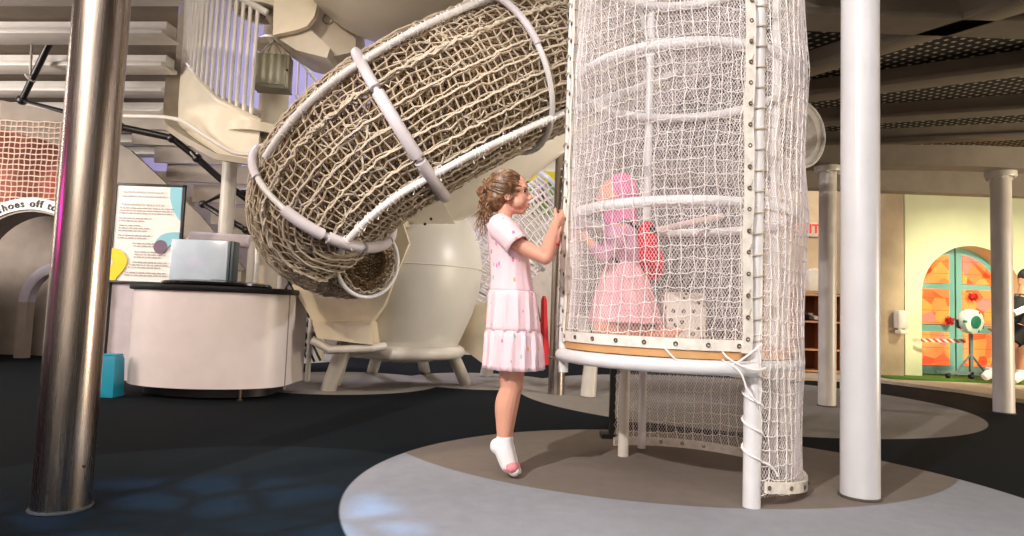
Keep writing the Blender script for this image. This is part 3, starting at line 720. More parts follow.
# ================================================================ arch wall with lettering, far left
YL = 5.85
lw = mat('taupe_wall', (158, 146, 136), .7, var=.04); ar_ = thing('tunnel_arch', (W(30, 300, YL).x, YL, 0), 'grey wall with arched crawl openings and a white lettered arch band, far left', 'arch')
ac = W(28, 276, YL); RA = (276 - 209) * YL / 640
def parch(c, r0, r1, a0, a1, Y, th, ma, name, par):
    m = MB(); P = [Vector((c.x + r1 * math.cos(a), Y, c.z + r1 * math.sin(a))) for a in np.linspace(a0, a1, 30)] + [Vector((c.x + r0 * math.cos(a), Y, c.z + r0 * math.sin(a))) for a in np.linspace(a1, a0, 30)]
    m.prism(P, (0, th, 0)); return m.build(name, ma, par)
x_l = -7.3; x_r = W(118, 300, YL).x
m = MB(); pts = [(x_l, 0), (x_l, ac.z + .5)] 
# wall face with opening: left jamb, arch, right jamb
opn = [(ac.x + (RA - .02) * math.cos(a), ac.z + (RA - .02) * math.sin(a)) for a in np.linspace(PI, 0, 25)]
pts = [(x_l, 0), (x_l, ac.z + .2), (ac.x - RA - .05, ac.z + .2)] + [(ac.x + (RA + .09) * math.cos(a), ac.z + (RA + .09) * math.sin(a)) for a in np.linspace(PI * .85, PI * .15, 21)] + [(x_r, ac.z + .2), (x_r, 0), (ac.x + RA - .02, 0)] + opn[::-1] + [(ac.x - RA + .02, 0)]
m.prism([(x, YL, z) for x, z in pts], (0, .25, 0)); m.build('arch_face', lw, ar_, True, 30)
parch(ac, RA, RA + .105, .02, PI - .02, YL - .02, .03, mat('arch_white', (238, 234, 228), .5), 'lettered_band', ar_)
m = MB(); m.box(((x_l + x_r) / 2, YL + 1.2, .9), (x_r - x_l, .1, 1.8)); m.build('inner_wall', mat('inner_grey', (152, 140, 130), .8), ar_, False)
for dx, yy in ((.42, .5), (-.25, .8)):
    parch(Vector((ac.x + dx, 0, ac.z - .25)), RA - .28, RA - .18, 0, PI, YL + yy, .1, mat('lilac_edge', (190, 182, 196), .5), 'inner_rib', ar_)
    for s in (-1, 1):
        m = MB(); m.box((ac.x + dx + s * (RA - .23), YL + yy + .05, (ac.z - .25) / 2), (.1, .1, ac.z - .25)); m.build('inner_rib_leg', lw, ar_, False)
word = 'shoes off to c'; dphi = .118
INK = mat('black_ink', (24, 22, 24), .6)
angs = []; a = math.radians(119)
adv = {'s': .085, 'h': .105, 'o': .105, 'e': .095, 'f': .062, 't': .065, 'c': .09, ' ': .07}
for i, ch in enumerate(word):
    a -= adv[ch] / RA * .26
    if ch == ' ': a -= .03; continue
    p = Vector((ac.x + (RA + .05) * math.cos(a), YL - .026, ac.z + (RA + .05) * math.sin(a)))
    R = Matrix.Rotation(PI / 2 - a, 3, 'Y') @ UPR
    text_mesh(ch, .092, INK, ar_, 'letter', p, R, .002, 1, True)
    a -= adv[ch] / RA * .26
# rope netting above the arch with a red pad behind
t = thing('red_net_panel', W(30, 165, 5.9), 'white square net in front of reddish padding above the lettered arch', 'net')
m = MB(); P0 = W(-60, 118, 5.95); P1 = W(60, 212, 5.95)
nx = int((P1.x - P0.x) / .052); nz = int((P0.z - P1.z) / .052)
for i in range(nx + 1): x = P0.x + .052 * i; m.tube([(x + .004 * math.sin(k * 2 + i), P0.y, P0.z - k * .052) for k in range(nz + 1)], .0055, 4)
for k in range(nz + 1): z = P0.z - .052 * k; m.tube([(P0.x + .052 * i, P0.y, z + .004 * math.sin(i * 1.7 + k)) for i in range(nx + 1)], .0055, 4)
m.build('net', mat('net_pinkish', (232, 206, 190), .8), t, False)
rp = N('red_padding'); c = rp.coord(); rp.set(rp.ramp(rp.noise(c, 2.2, 2), [(.35, lin((110, 58, 42))), (.55, lin((168, 100, 84))), (.7, lin((190, 40, 45)))]), .8)
m = MB(); m.box(((P0.x + P1.x) / 2, 6.3, (P0.z + P1.z) / 2), (P1.x - P0.x, .06, P0.z - P1.z), None, .02); m.build('padding', rp.m, t)

# ================================================================ counter, sign, bin
cL = W(124, 300, 4.45).x; cR = W(277, 300, 4.35).x; cxm = (cL + cR) / 2; hw = (cR - cL) / 2
def plan(off, z, n=40):
    P = [Vector((cxm + (hw + off) * math.sin(a), 4.62 - (.36 + off) * math.cos(a), z)) for a in np.linspace(-PI / 2, PI / 2, n)]
    return P + [Vector((cxm + hw + off, 5.0 + off, z)), Vector((cxm - hw - off, 5.0 + off, z))]
t = thing('activity_counter', (cxm, 4.7, 0), 'low white counter with curved front and black top, left of centre', 'counter')
m = MB(); m.rings([plan(0, .08), plan(0, .725)]); m.build('curved_front', mat('laminate_white', (226, 216, 214), .35, var=.02), t)
m = MB(); m.rings([plan(.02, .727), plan(.026, .735), plan(.026, .758), plan(.02, .765)]); m.build('worktop', DARK, t)
m = MB(); m.rings([plan(-.10, 0.012), plan(-.10, .08)]); m.build('plinth', DARK, t)
for dx, y in ((-.5, 4.46), (.34, 4.38)):
    m = MB(); m.lathe((cxm + dx, y - .03, 0), [(.018, 0), (.02, .01), (.008, .014), (.008, .09)], 12); m.build('foot', METAL, t)
for x in (.995,):
    m = MB(); m.box((cxm + hw * x, 4.60, .39), (.012, .012, .67)); m.build('edge_strip', mat('strip_grey', (150, 140, 138), .5), t)
cc = W(218, 284, 4.65)
t = thing('spinning_disc', (cc.x, cc.y, .766), 'black shallow round dish lying on the counter top', 'dish')
m = MB(); m.lathe((cc.x, cc.y, .766), [(.05, 0), (.36, 0), (.372, .012), (.36, .028), (.30, .04), (.28, .03), (.26, .012), (.05, .01)], 56); m.build('dish', mat('gloss_black', (16, 15, 16), .12), t)
m = MB(); m.lathe((cc.x, cc.y, .777), [(.09, 0), (.1, .02), (.05, .04), (.01, .042)], 32); m.build('knob', DARK, t)
# sign
YS = 5.12
bl = W(111, 283, YS); tr_ = W(183, 187, YS); sx0, sx1 = W(112, 240, YS).x, W(180.5, 240, YS).x; sz0, sz1 = W(150, 283, YS).z, W(150, 185, YS).z
t = thing('rules_sign', ((sx0 + sx1) / 2, YS, 0), 'white printed rules board in black frame with yellow, blue and plum shapes', 'sign')
def sp_(u, v, dy=0): return Vector((sx0 + (sx1 - sx0) * u, YS - dy, sz1 - (sz1 - sz0) * v))
m = MB(); m.box(((sx0 + sx1) / 2, YS + .015, (sz0 + sz1) / 2), (sx1 - sx0, .02, sz1 - sz0)); m.build('board', mat('paper_white', (242, 238, 232), .6, var=.01), t, False)
for (a, b) in (((0, 0), (1, 0)), ((1, 0), (1, 1)), ((1, 1), (0, 1)), ((0, 1), (0, 0))):
    p, q = sp_(*a), sp_(*b); m = MB(); c = (p + q) / 2; d = q - p; m.box(c + Vector((0, .01, 0)), (abs(d.x) + .02, .03, abs(d.z) + .02), None, .003); m.build('frame', DARK, t)
def shape(pts, ma, name, dy=.0065):
    m = MB(); m.prism([sp_(u, v, dy) for u, v in pts], (0, .002, 0)); return m.build(name, ma, t, False)
SKY = mat('print_blue', (142, 204, 220), .6, var=.01); YEL = mat('print_yellow', (250, 212, 40), .6, var=.01); PLUM = mat('print_plum', (120, 96, 116), .6, var=.01)
shape([(.80, .015), (.98, .015), (.98, .36), (.93, .32), (.86, .24), (.81, .14)], SKY, 'blue_corner')
asp = (sz1 - sz0) / (sx1 - sx0)
shape([(.98, .62), (.98, .84 - .3), ] + [(.98 - .30 * math.sin(a), .62 + .11 * (1 - math.cos(a)) - .11) for a in (.1,)] if False else [(.98, .475), (.90, .475), (.80, .485), (.72, .51), (.66, .55), (.63, .6), (.70, .67), (.80, .67), (.84, .62), (.90, .595), (.98, .59)], SKY, 'blue_blob')
shape([(.72 + .10 * math.cos(a), .63 + .10 / asp * math.sin(a)) for a in np.linspace(0, 2 * PI, 25)[:-1]], PLUM, 'plum_dot', .009)
shape([(.015, .66), (.1, .665), (.19, .70), (.245, .76), (.25, .80), (.23, .85), (.17, .91), (.12, .95), (.1, .985), (.015, .985)], YEL, 'yellow_blob')
shape([(.015, .775), (.035, .785), (.045, .805), (.035, .83), (.015, .835)], mat('paper_white', (242, 238, 232), .6), 'white_notch', .009)
# illegible fine print as rows of word-length strokes, with its one readable line
rr = random.Random(9); rowsT = [(.055, .1, .72, 1.9), (.095, .1, .74, 1.9), (.215, .08, .88, 1), (.24, .08, .88, 1), (.265, .08, .86, 1), (.315, .08, .56, 1), (.34, .08, .45, 1), (.385, .08, .40, 1), (.41, .08, .55, 1), (.435, .08, .5, 1), (.48, .08, .57, 1), (.505, .08, .5, 1), (.555, .30, .8, 1), (.58, .32, .74, 1), (.635, .34, .74, 1), (.66, .34, .8, 1), (.685, .34, .74, 1), (.735, .32, .83, 1), (.76, .29, .85, 1), (.785, .27, .74, 1), (.835, .22, .82, 1), (.86, .22, .84, 1)]
PT = mat('print_grey', (158, 152, 150), .7, var=.02); PL_ = mat('print_pale', (206, 208, 206), .7, var=.01)
for (v, u0, u1, sc_) in rowsT:
    v = v * 1.06 + .01; m = MB(); u = u0
    while u < u1:
        w_ = rr.uniform(.02, .09) * (1.3 if sc_ > 1 else 1); e = min(u1, u + w_); h = .0075 * sc_
        m.prism([sp_(u, v, .0065), sp_(e, v, .0065), sp_(e, v + h, .0065), sp_(u, v + h, .0065)], (0, .001, 0)); u = e + .014
    m.build('print_line', PT if sc_ == 1 else PL_, t, False)
text_mesh('Recommended for ages 5 and up', .026, PT, t, 'print_line', sp_(.42, .205, .0075), UPR, .0005)
m = MB(); m.box(((sx0 + sx1) / 2 - .02, YS + .04, sz0 / 2), (sx1 - sx0 + .02, .03, sz0 - .01)); m.build('lower_panel', mat('lilac_white', (196, 186, 190), .5), t, False)
m = MB(); m.box((sx0 - .035 + .04, YS + .01, sz0 / 2), (.018, .03, sz0)); m.build('stand_leg', DARK, t, False)
# plastic holder with brochures on the counter
hx0, hx1 = W(171, 260, 4.85).x, W(228, 260, 4.85).x; hz0, hz1 = .766, W(200, 240, 4.85).z
t = thing('plastic_sheet_box', ((hx0 + hx1) / 2, 4.88, .766), 'pale blue plastic box on the counter behind the black dish', 'box')
m = MB(); m.box(((hx0 + hx1) / 2, 4.88, (hz0 + hz1) / 2 + .001), (hx1 - hx0, .09, hz1 - hz0), None, .008); m.build('shell', mat('pale_blue_plastic', (196, 210, 224), .2, var=.04), t)
SL = mat('slate_plastic', (70, 84, 90), .35)
for i in range(2):
    x = hx1 + .014 + i * .024; m = MB(); m.box((x, 4.88, (hz0 + hz1) / 2 + .001), (.017, .11, hz1 - hz0 - .006), None, .004); tag(m.build('slate_folder', SL, None), ['dark slate folder standing against the pale blue box', 'dark slate folder at the right end beside the pale blue box, outermost'][i], 'folder', 'slate folders on the counter')
# small white seat cushion behind, teal bin
t = thing('litter_bin', F(111, 398), 'small teal plastic bin on the floor between the steel pole and counter', 'bin')
b0 = F(101, 398); TL = mat('teal_plastic', (38, 150, 178), .35, var=.03)
m = MB()
def rect(w, d, z): return [Vector((b0.x + x * w, b0.y + .08 + y * d, z)) for x, y in ((-1, -1), (1, -1), (1, 1), (-1, 1))]
m.rings([rect(.062, .06, 0), rect(.064, .062, .02), rect(.056, .055, .25), rect(.05, .048, .272)]); m.build('bin_body', TL, t)
m = MB(); m.box((b0.x + .01, b0.y + .08, .279), (.09, .09, .014), None, .006); m.build('lid', TL, t)
m = MB(); m.box((b0.x - .055, b0.y + .005, .03), (.03, .02, .03), None, .004); m.build('pedal', TL, t)
t = thing('white_bolster', W(205, 244, 5.6), 'white padded roll behind the plastic box', 'cushion')
m = MB(); a, b = W(190, 238, 5.6), W(252, 242, 5.6); m.tube([a, a + Vector((.01, 0, 0)), b - Vector((.01, 0, 0)), b], [.04, .06, .06, .04], 20); m.build('roll', mat('lilac_white', (196, 186, 190), .5), t)
for a_ in (a, b): m = MB(); m.cyl((a_.x, a_.y, 0), a_, .03, 10); m.build('post', PC, t)
# black diamond net beside the chute
t = thing('black_net', F(305, 372), 'black diamond-mesh net between the counter and the beige chute', 'net')
m = MB(); o_ = W(312, 290, 5.6)
for s in (-1, 1):
    for k in range(-2, 8): m.tube([W(286 + 3.2 * j, 300 + k * 12 + s * j * 5.5, 5.6) + Vector((0, .02 * math.sin(j + k), 0)) for j in range(12) if 268 < 300 + k * 12 + s * j * 5.5 < 366] or [W(300, 300, 5.6), W(301, 301, 5.6)], .011, 5)
m.build('mesh', DARK, t)
for x in (287, 322): q = F(x, 376); m = MB(); m.cyl((q.x, 5.6, 0), (q.x, 5.6, .95), .022, 12); m.build('post', PC, t)
# rear partitions and mural seen between things
m = MB(); a = W(366, 200, 10.5); b = W(775, 200, 10.5); m.box(((a.x + b.x) / 2, 10.6, 3.4), (b.x - a.x, .15, 6.8)); struct(m.build('wall_middle', mat('mauve_brown_wall', (92, 80, 78), .8, var=.1, scale=1.0), None, False), 'mauve-brown rear wall seen through the netted tower', 'wall')
m = MB(); a = W(-40, 200, 8.6); b = W(290, 200, 8.6); c_ = W(440, 200, 8.6); m.box(((a.x + b.x) / 2, 8.7, 1.2), (b.x - a.x, .12, 2.4)); m.box(((b.x + c_.x) / 2, 8.7, .55), (c_.x - b.x, .12, 1.1)); struct(m.build('wall_low', mat('warm_grey_wall', (150, 138, 130), .8, var=.06), None, False), 'low warm grey wall behind the straight stair', 'wall')
m = MB(); a = W(440, 200, 9.5); b = W(566, 200, 9.5); m.box(((a.x + b.x) / 2, 9.6, 1.75), (b.x - a.x, .1, 3.5)); struct(m.build('wall_partition', mat('partition_white', (220, 210, 198), .7), None, False), 'off-white partition behind the girl', 'wall')
t = thing('mural_board', W(528, 186, 9.4), 'green and yellow wall board with a pink shape, right of the girl head', 'poster')
A_, B_ = W(468, 170, 9.45), W(554, 214, 9.45)
m = MB(); m.box(((A_.x + B_.x) / 2, 9.527, (A_.z + B_.z) / 2), (B_.x - A_.x, .04, A_.z - B_.z)); m.build('board', mat('mural_green', (112, 160, 40), .6, var=.2, scale=2), t, False)
m = MB(); m.box(((A_.x + B_.x) / 2, 9.50, A_.z - .05), (B_.x - A_.x, .03, .16)); m.build('yellow_band', mat('mural_yellow', (206, 196, 40), .6), t, False)
m = MB(); m.prism([W(x, y, 9.49) for x, y in ((536, 184), (548, 184), (550, 198), (533, 198))], (0, .02, 0)); m.build('pink_shape', mat('mural_pink', (214, 146, 150), .6), t, False)
m = MB(); m.prism([W(x, y, 9.48) for x, y in ((540, 182), (544, 182), (544, 199), (541, 199))], (0, .012, 0)); m.build('dark_stripe', DARK, t, False)
m = MB(); m.prism([W(x, y, 9.42) for x, y in ((530, 198), (553, 198), (553, 202), (530, 202))], (0, .06, 0)); m.build('ledge', mat('mural_brown', (130, 96, 80), .6), t, False)
m = MB(); m.tube([W(519, 176, 9.52), W(535, 160, 9.5), W(560, 150, 9.52)], .03, 8); m.tube([W(535, 160, 9.5), W(537, 100, 9.52)], .025, 8); tag(m.build('black_brace', BP, None), 'black bracket pipe high on the off-white partition', 'pipe')
m = MB(); m.rings([[W(544 + s * math.cos(a), y, 6.0 + .12 * math.sin(a) * s / 5) for a in np.linspace(0, 2 * PI, 13)[:-1]] for s, y in ((1.5, 296), (3, 300), (3.5, 318), (5, 345), (5.5, 365))]); q = m.build('red_cloth', mat('red_fabric', (206, 40, 48), .8), None); tag(q, 'hanging red cloth between the girl and the thin steel pole', 'cloth')
# ================================================================ people
def sss(name, rgb, rough=.5):
    g = N(name); co = g.coord(); c = lin(rgb); f = g.noise(co, 9, 3)
    g.set(g.ramp(f, [(.3, tuple(v * .93 for v in c[:3]) + (1,)), (.7, c)]), rough); g.b.inputs['Subsurface Weight'].default_value = .08; g.b.inputs['Subsurface Radius'].default_value = (.01, .004, .002); return g.m
SKIN = sss('skin_fair', (226, 164, 140)); SKIN2 = sss('skin_tan', (196, 140, 108))
def fuse(mb, name, ma, parent, voxel=.004, smooth=4, fac=.5):
    me = bpy.data.meshes.new('tmp'); me.from_pydata(mb.v, [], mb.f); o = bpy.data.objects.new('tmp', me); COL.objects.link(o)
    md = o.modifiers.new('r', 'REMESH'); md.mode = 'VOXEL'; md.voxel_size = voxel; md.use_smooth_shade = True
    ms = o.modifiers.new('s', 'SMOOTH'); ms.iterations = smooth; ms.factor = fac
    dg = bpy.context.evaluated_depsgraph_get(); m2 = bpy.data.meshes.new_from_object(o.evaluated_get(dg)); bpy.data.objects.remove(o)
    m2.materials.clear()
    for x in (ma if isinstance(ma, (list, tuple)) else [ma]): m2.materials.append(x)
    m2.polygons.foreach_set('use_smooth', [True] * len(m2.polygons)); m2.name = name
    r = bpy.data.objects.new(name, m2); COL.objects.link(r); r.parent = parent; r.matrix_parent_inverse = Matrix.Translation(parent.location).inverted(); return r
def limb(m, pts, rs, n=14, sub=5):
    m.tube(spline(pts, sub), spl1(rs, sub), n); m.ball(pts[0], rs[0], 12, 8); m.ball(pts[-1], rs[-1], 12, 8)
def hand(m, wrist, d, up, nrm, L, curl=(.5, .6, .4), spread=.0, sc=1.0, thumb=.5):
    # d: towards the finger tips, up: towards the thumb, nrm: where the palm looks
    d = d.normalized(); up = (up - d * up.dot(d)).normalized(); nrm = d.cross(up).normalized() * (1 if d.cross(up).dot(nrm) > 0 else -1)
    w = L * .42
    # palm as a flattened tube
    rs = []; 
    for f, hw, th in ((0, .17, .14), (.12, .20, .14), (.3, .235, .135), (.5, .235, .11)):
        c = wrist + d * L * f; rs.append([c + up * (L * hw * math.cos(a)) + nrm * (L * th * math.sin(a)) for a in np.linspace(0, 2 * PI, 15)[:-1]])
    m.rings(rs)
    for j, (off, ln) in enumerate(((.17, .46), (.06, .52), (-.055, .48), (-.165, .38))):
        b = wrist + d * L * .46 + up * L * off; q = d.copy(); pts = [b]; ang = 0
        seg = [ln * .46, ln * .31, ln * .23]
        for k in range(3):
            ang += curl[k] * (1 + .12 * j); q = d * math.cos(ang) + nrm * math.sin(ang) + up * (spread * off); pts.append(pts[-1] + q.normalized() * L * seg[k])
        m.tube(pts, [L * .066, L * .062, L * .055, L * .042], 8)
        for p, r in zip(pts, (.066, .062, .056, .042)): m.ball(p, L * r, 8, 6)
    b = wrist + d * L * .14 + up * L * .15; t1 = b + (d * .55 + up * .6 + nrm * thumb * .6).normalized() * L * .26; t2 = t1 + (d * .9 + up * .15 + nrm * thumb).normalized() * L * .2; t3 = t2 + (d * .8 - up * .1 + nrm * thumb).normalized() * L * .13
    m.tube([b, t1, t2, t3], [L * .085, L * .072, L * .062, L * .046], 8)
    for p, r in ((b, .085), (t1, .072), (t2, .062), (t3, .046)): m.ball(p, L * r, 8, 6)
GY = 2.66
def G(px, py, dy=0.0): return W(px, py, GY + dy)
U1 = 640 / GY                                       # pixels per metre at the girl
girl = thing('person', G(508, 472), 'girl in a pale pink patterned dress and white socks, on tiptoe gripping the netted tower', 'person'); girl.location.z = 0
b = MB()
# head
hc = G(507.5, 189.5)
b.ball(hc, (.079, .067, .074), 24, 16); b.ball(G(514, 187), (.058, .054, .054), 20, 12); b.ball(G(516, 199), (.050, .047, .056), 20, 12)
for s in (-1, 1):
    b.ball(G(517, 202.5, s * .024), (.032, .027, .028), 14, 10); b.ball(G(524.5, 187, s * .022), (.014, .020, .010), 10, 8)
b.ball(G(521.5, 209.5), (.021, .022, .018), 14, 8)
b.tube([G(526.2, 190.5), G(529.6, 196), G(531.0, 198.3)], [.008, .0085, .009], 10); b.ball(G(531.2, 197.8), .0082, 10, 8)
for s in (-1, 1): b.ball(G(529.3, 199.2, s * .008), .0065, 8, 6)
b.ball(G(527.4, 204), (.0085, .017, .0055), 10, 8); b.ball(G(526.9, 207), (.0085, .015, .006), 10, 8)
b.tube([G(514, 206), G(524, 211)], [.036, .018], 14)
for s in (-1, 1):
    c = G(508, 197, s * .064); b.torus(c, .0125, .0045, (.15, s, .1), 14, 6); b.ball(c, (.010, .004, .013), 8, 6)
# neck and trunk
limb(b, [G(506, 207), G(504, 218), G(503, 229)], [.036, .033, .042])
b.tube([G(502, 225), G(505, 240), G(508, 262), G(510, 285), G(511, 310), G(511, 335)], [.050, .068, .070, .064, .074, .078], 20)
for s in (-1, 1): b.tube([G(505, 240, 0), G(504, 234, s * .09)], [.050, .034], 14); b.ball(G(504.5, 235, s * .094), .033, 14, 10); b.tube([G(508, 262, 0), G(509, 262, s * .045)], [.066, .05], 14); b.ball(G(511, 338, s * .045), .070, 14, 10)
# arms
def arm(s, sh, el, wr, r0=.033): limb(b, [sh, sh * .5 + el * .5 + Vector((0, 0, -.004)), el], [.035, .032, .027]); limb(b, [el, el * .6 + wr * .4, wr], [.028, .028, .0175])
eR = G(545, 258, -.13); wR = G(555.5, 223.5, .035); eL = G(546, 258, .14); wL = G(557, 240, .12)
arm(-1, G(504.5, 235, -.094), eR, wR); arm(1, G(505, 235, .094), eL, wL)
hand(b, wR, G(568, 213, .10) - wR, Vector((0, 0, 1)), Vector((.4, .6, -.4)), .118, (.3, .55, .5))
hand(b, wL, G(570, 224, .13) - wL, Vector((-.4, -.1, 1)), Vector((.4, .5, -.5)), .115, (.35, .7, .6))
# legs
for s, dx in ((-1, 0), (1, 2.2)):
    hp = G(509 + dx, 345, s * .055); kn = G(510.5 + dx, 387, s * .050); an = G(503.5 + dx, 442, s * .042)
    limb(b, [hp, hp * .5 + kn * .5 + Vector((.004, 0, 0)), kn], [.064, .053, .041]); b.ball(kn + Vector((.012, 0, 0)), (.032, .034, .036), 12, 8)
    limb(b, [kn, G(506 + dx, 404, s * .047), G(504.5 + dx, 422, s * .044), an], [.040, .045, .036, .0245])
    b.ball(G(496.5 + dx, 446, s * .042), (.023, .023, .028), 12, 8)
    b.tube([an, G(505 + dx, 452, s * .042), G(508.5 + dx, 464, s * .045)], [.028, .032, .031], 12); b.tube([G(499 + dx, 446, s * .042), G(507.5 + dx, 464, s * .045)], [.024, .028], 12)
    b.tube([G(508 + dx, 464, s * .045), G(514 + dx, 471.5, s * .048) + Vector((0, 0, -.0))], [.029, .019], 12)
fuse(b, 'body', SKIN, girl, .0036, 5)
# eyes, brow, lips
EYEW = mat('eye_white', (232, 226, 220), .2, var=.01); IRIS = mat('iris_brown', (58, 40, 30), .15)
for s in (-1, 1):
    e = MB(); e.ball(G(523.4, 191.3, s * .0250), (.0088, .0100, .0056), 14, 10); eo = e.build('eye', EYEW, girl)
    e = MB(); e.ball(G(524.6, 191.3, s * .0270), (.0072, .0085, .0056), 12, 8); e.build('iris', IRIS, eo)
    e = MB(); e.tube([G(524.6, 189.4, s * .038), G(526.7, 189.1, s * .030), G(527.6, 189.8, s * .020)], [.0018, .0026, .0018], 6); e.build('eyelashes', IRIS, girl)
    e = MB(); e.tube([G(522.6, 185.7, s * .040), G(525.6, 184.3, s * .031), G(527.6, 185.4, s * .018)], [.0016, .0026, .002], 6); e.build('eyebrow', mat('brow_brown', (150, 106, 76), .7), girl)
e = MB(); e.ball(G(528.0, 204.2), (.0068, .0150, .0042), 12, 8); e.ball(G(527.4, 206.8), (.0070, .0135, .0048), 12, 8); e.build('lips', mat('lips_rose', (206, 112, 104), .4), girl)
# hair: cap, combed strands, twisted bun and loose curls
HA = N('hair_blonde_brown'); c = HA.coord(scale=(1, 1, 1)); HA.set(HA.ramp(HA.noise(c, 45, 3, .7), [(.3, lin((70, 42, 28))), (.5, lin((118, 82, 56))), (.74, lin((182, 146, 108)))]), .42)
rr = random.Random(5); hcen = G(505.3, 188.2)
cap = MB(); cap.ball(hcen, (.0805, .0735, .0775), 28, 18, Matrix.Rotation(-.25, 3, 'Y')); cap.ball(G(497, 199), (.050, .060, .056), 20, 12)
for k in range(420):
    y = rr.uniform(-1, 1); th = rr.uniform(.28, 1.25) if rr.random() < .8 else rr.uniform(-.45, .3)
    a0 = Vector((math.cos(th) * .95, y * .9, math.sin(th))).normalized() if abs(y) < .6 else Vector((math.cos(th) * .35, y, math.sin(th) * .8 + rr.uniform(-.5, .3))).normalized()
    a1 = Vector((-.98, rr.uniform(-.12, .12), rr.uniform(-.05, .25))).normalized(); om = math.acos(max(-1, min(1, a0.dot(a1)))); pts = []
    for i in range(9):
        f = i / 8; v = (a0 * math.sin((1 - f) * om) + a1 * math.sin(f * om)) / math.sin(om); r_ = 1.01 + .03 * math.sin(PI * f) + rr.uniform(-.004, .010)
        pts.append(hcen + Vector((v.x * .0805, v.y * .0735, v.z * .0775)) * r_)
    w0 = rr.uniform(.0009, .0019); cap.tube(spline(pts, 2), [w0 * (.5 + .5 * min(1, i / 4)) for i in range(17)], 5)
for (bx, by, R_) in ((488, 184, .026), (483, 192, .024), (486, 200, .030)):
    c0 = G(bx, by)
    for k in range(16):
        ax = Vector((rr.uniform(-1, 1), rr.uniform(-1, 1), rr.uniform(-1, 1))).normalized(); q = ax.to_track_quat('Z', 'Y').to_matrix(); r1 = R_ * rr.uniform(.55, 1.1); ph = rr.uniform(0, 6)
        cap.tube([c0 + q @ Vector((r1 * math.cos(ph + a), r1 * math.sin(ph + a), .004 * math.sin(3 * a))) for a in np.linspace(0, rr.uniform(3.5, 6), 14)], rr.uniform(.002, .0045), 5)
    cap.ball(c0, R_ * .75, 12, 8)
for k in range(70):
    s0 = G(486 + rr.uniform(-5, 5), 200 + rr.uniform(-5, 5), rr.uniform(-.03, .03)); e0 = G(484 + rr.uniform(-9, 11), 222 + rr.uniform(-8, 20), rr.uniform(-.04, .04)); ph = rr.uniform(0, 6); am = rr.uniform(.003, .010)
    pts = [s0.lerp(e0, f) + Vector((am * math.sin(ph + 9 * f), am * math.cos(ph + 9 * f), 0)) for f in np.linspace(0, 1, 12)]; cap.tube(pts, [.0024 - .0016 * i / 11 for i in range(12)], 5)
for k in range(8):
    s0 = G(510, 181 + rr.uniform(-4, 8), -.068); pts = [s0, s0 + Vector((rr.uniform(-.01, .012), -.008, -.03)), s0 + Vector((rr.uniform(-.02, .01), -.006, -.055))]; cap.tube(spline(pts, 3), .0013, 4)
ho = cap.build('hair', HA.m, girl)
e = MB(); e.torus(G(489, 192), .020, .004, (1, 0, .3), 20, 6); e.build('hair_tie', mat('hair_tie_brown', (70, 42, 36), .7), girl)
# dress
DR = N('dress_pink_print'); c = DR.coord(); v = DR.n('ShaderNodeTexVoronoi'); v.inputs['Scale'].default_value = 26; mp = DR.n('ShaderNodeMapping'); mp.inputs['Scale'].default_value = (1.25, 1.25, .72); DR.l(c, mp.inputs[0]); DR.l(mp.outputs[0], v.inputs['Vector'])
dots = DR.math('LESS_THAN', v.outputs['Distance'], .20); sel = DR.n('ShaderNodeSeparateColor'); DR.l(v.outputs['Color'], sel.inputs[0])
motif = DR.ramp(sel.outputs[0], [(0.0, lin((226, 120, 160))), (.3, lin((230, 170, 120))), (.5, lin((150, 200, 190))), (.7, lin((228, 130, 190))), (.9, lin((236, 206, 140)))])
for n_ in DR.t.nodes:
    if n_.type == 'VALTORGB' and len(n_.color_ramp.elements) == 5: n_.color_ramp.interpolation = 'CONSTANT'
DR.set(DR.mix(DR.math('MULTIPLY', dots, DR.math('GREATER_THAN', sel.outputs[1], .3)), lin((240, 208, 216)), motif), .8); DR.bump(DR.noise(c, 160, 2), .15, .002)
def ringd(cx, py, hw_px, hy, nfold, amp, ph=0, n=96, tilt=0):
    c = G(cx, py); rx = hw_px / U1; out = []
    for k in range(n):
        a = 2 * PI * k / n; f = 1 + amp * math.sin(nfold * a + ph) + amp * .5 * math.sin((nfold * 2 + 1) * a + ph * 2.3)
        out.append(c + Vector((rx * f * math.cos(a), hy * f * math.sin(a), tilt * math.cos(a) * rx)))
    return out
def loft(rows, name, par, n=96, nf=11, sub=4, thick=True):
    R_ = []
    P = [(cx, y, hw, hy, am, ph) for cx, y, hw, hy, am, ph in rows]
    for i in range(len(P) - 1):
        for k in range(sub):
            f = k / sub; q = [P[i][j] * (1 - f) + P[i + 1][j] * f for j in range(6)]; R_.append(ringd(q[0], q[1], q[2], q[3], nf, q[4], q[5], n))
    q = P[-1]; R_.append(ringd(q[0], q[1], q[2], q[3], nf, q[4], q[5], n))
    m = MB(); m.rings(R_, True, (False, False)); o = m.build(name, DR.m, par)
    if thick: s = o.modifiers.new('s', 'SOLIDIFY'); s.thickness = .0025; s.offset = 1
    return o
dress = loft([(503.5, 221.5, 10.5, .050, 0, 0), (503.8, 224, 14.5, .090, .004, 0), (505, 229, 17.5, .128, .006, .2), (506.5, 238, 19.2, .128, .01, .4), (508.5, 250, 19.5, .112, .012, .6), (510, 264, 19.8, .106, .014, .8), (511, 280, 20.6, .106, .018, 1), (512, 292, 22.4, .112, .016, 1.2)], 'dress', girl, nf=9)
loft([(512, 291, 23.0, .116, .012, 0), (512.3, 296, 24.0, .124, .028, .2), (512.6, 312, 25.2, .134, .030, .6), (513, 331, 26.8, .142, .03, 1)], 'middle_tier', dress, nf=13)
loft([(513, 330, 26.8, .144, .014, 0), (513.2, 335, 28.2, .152, .034, .3), (513.4, 350, 29.2, .158, .036, .7), (513.5, 368, 30.2, .163, .04, 1.1)], 'lower_tier', dress, nf=15)
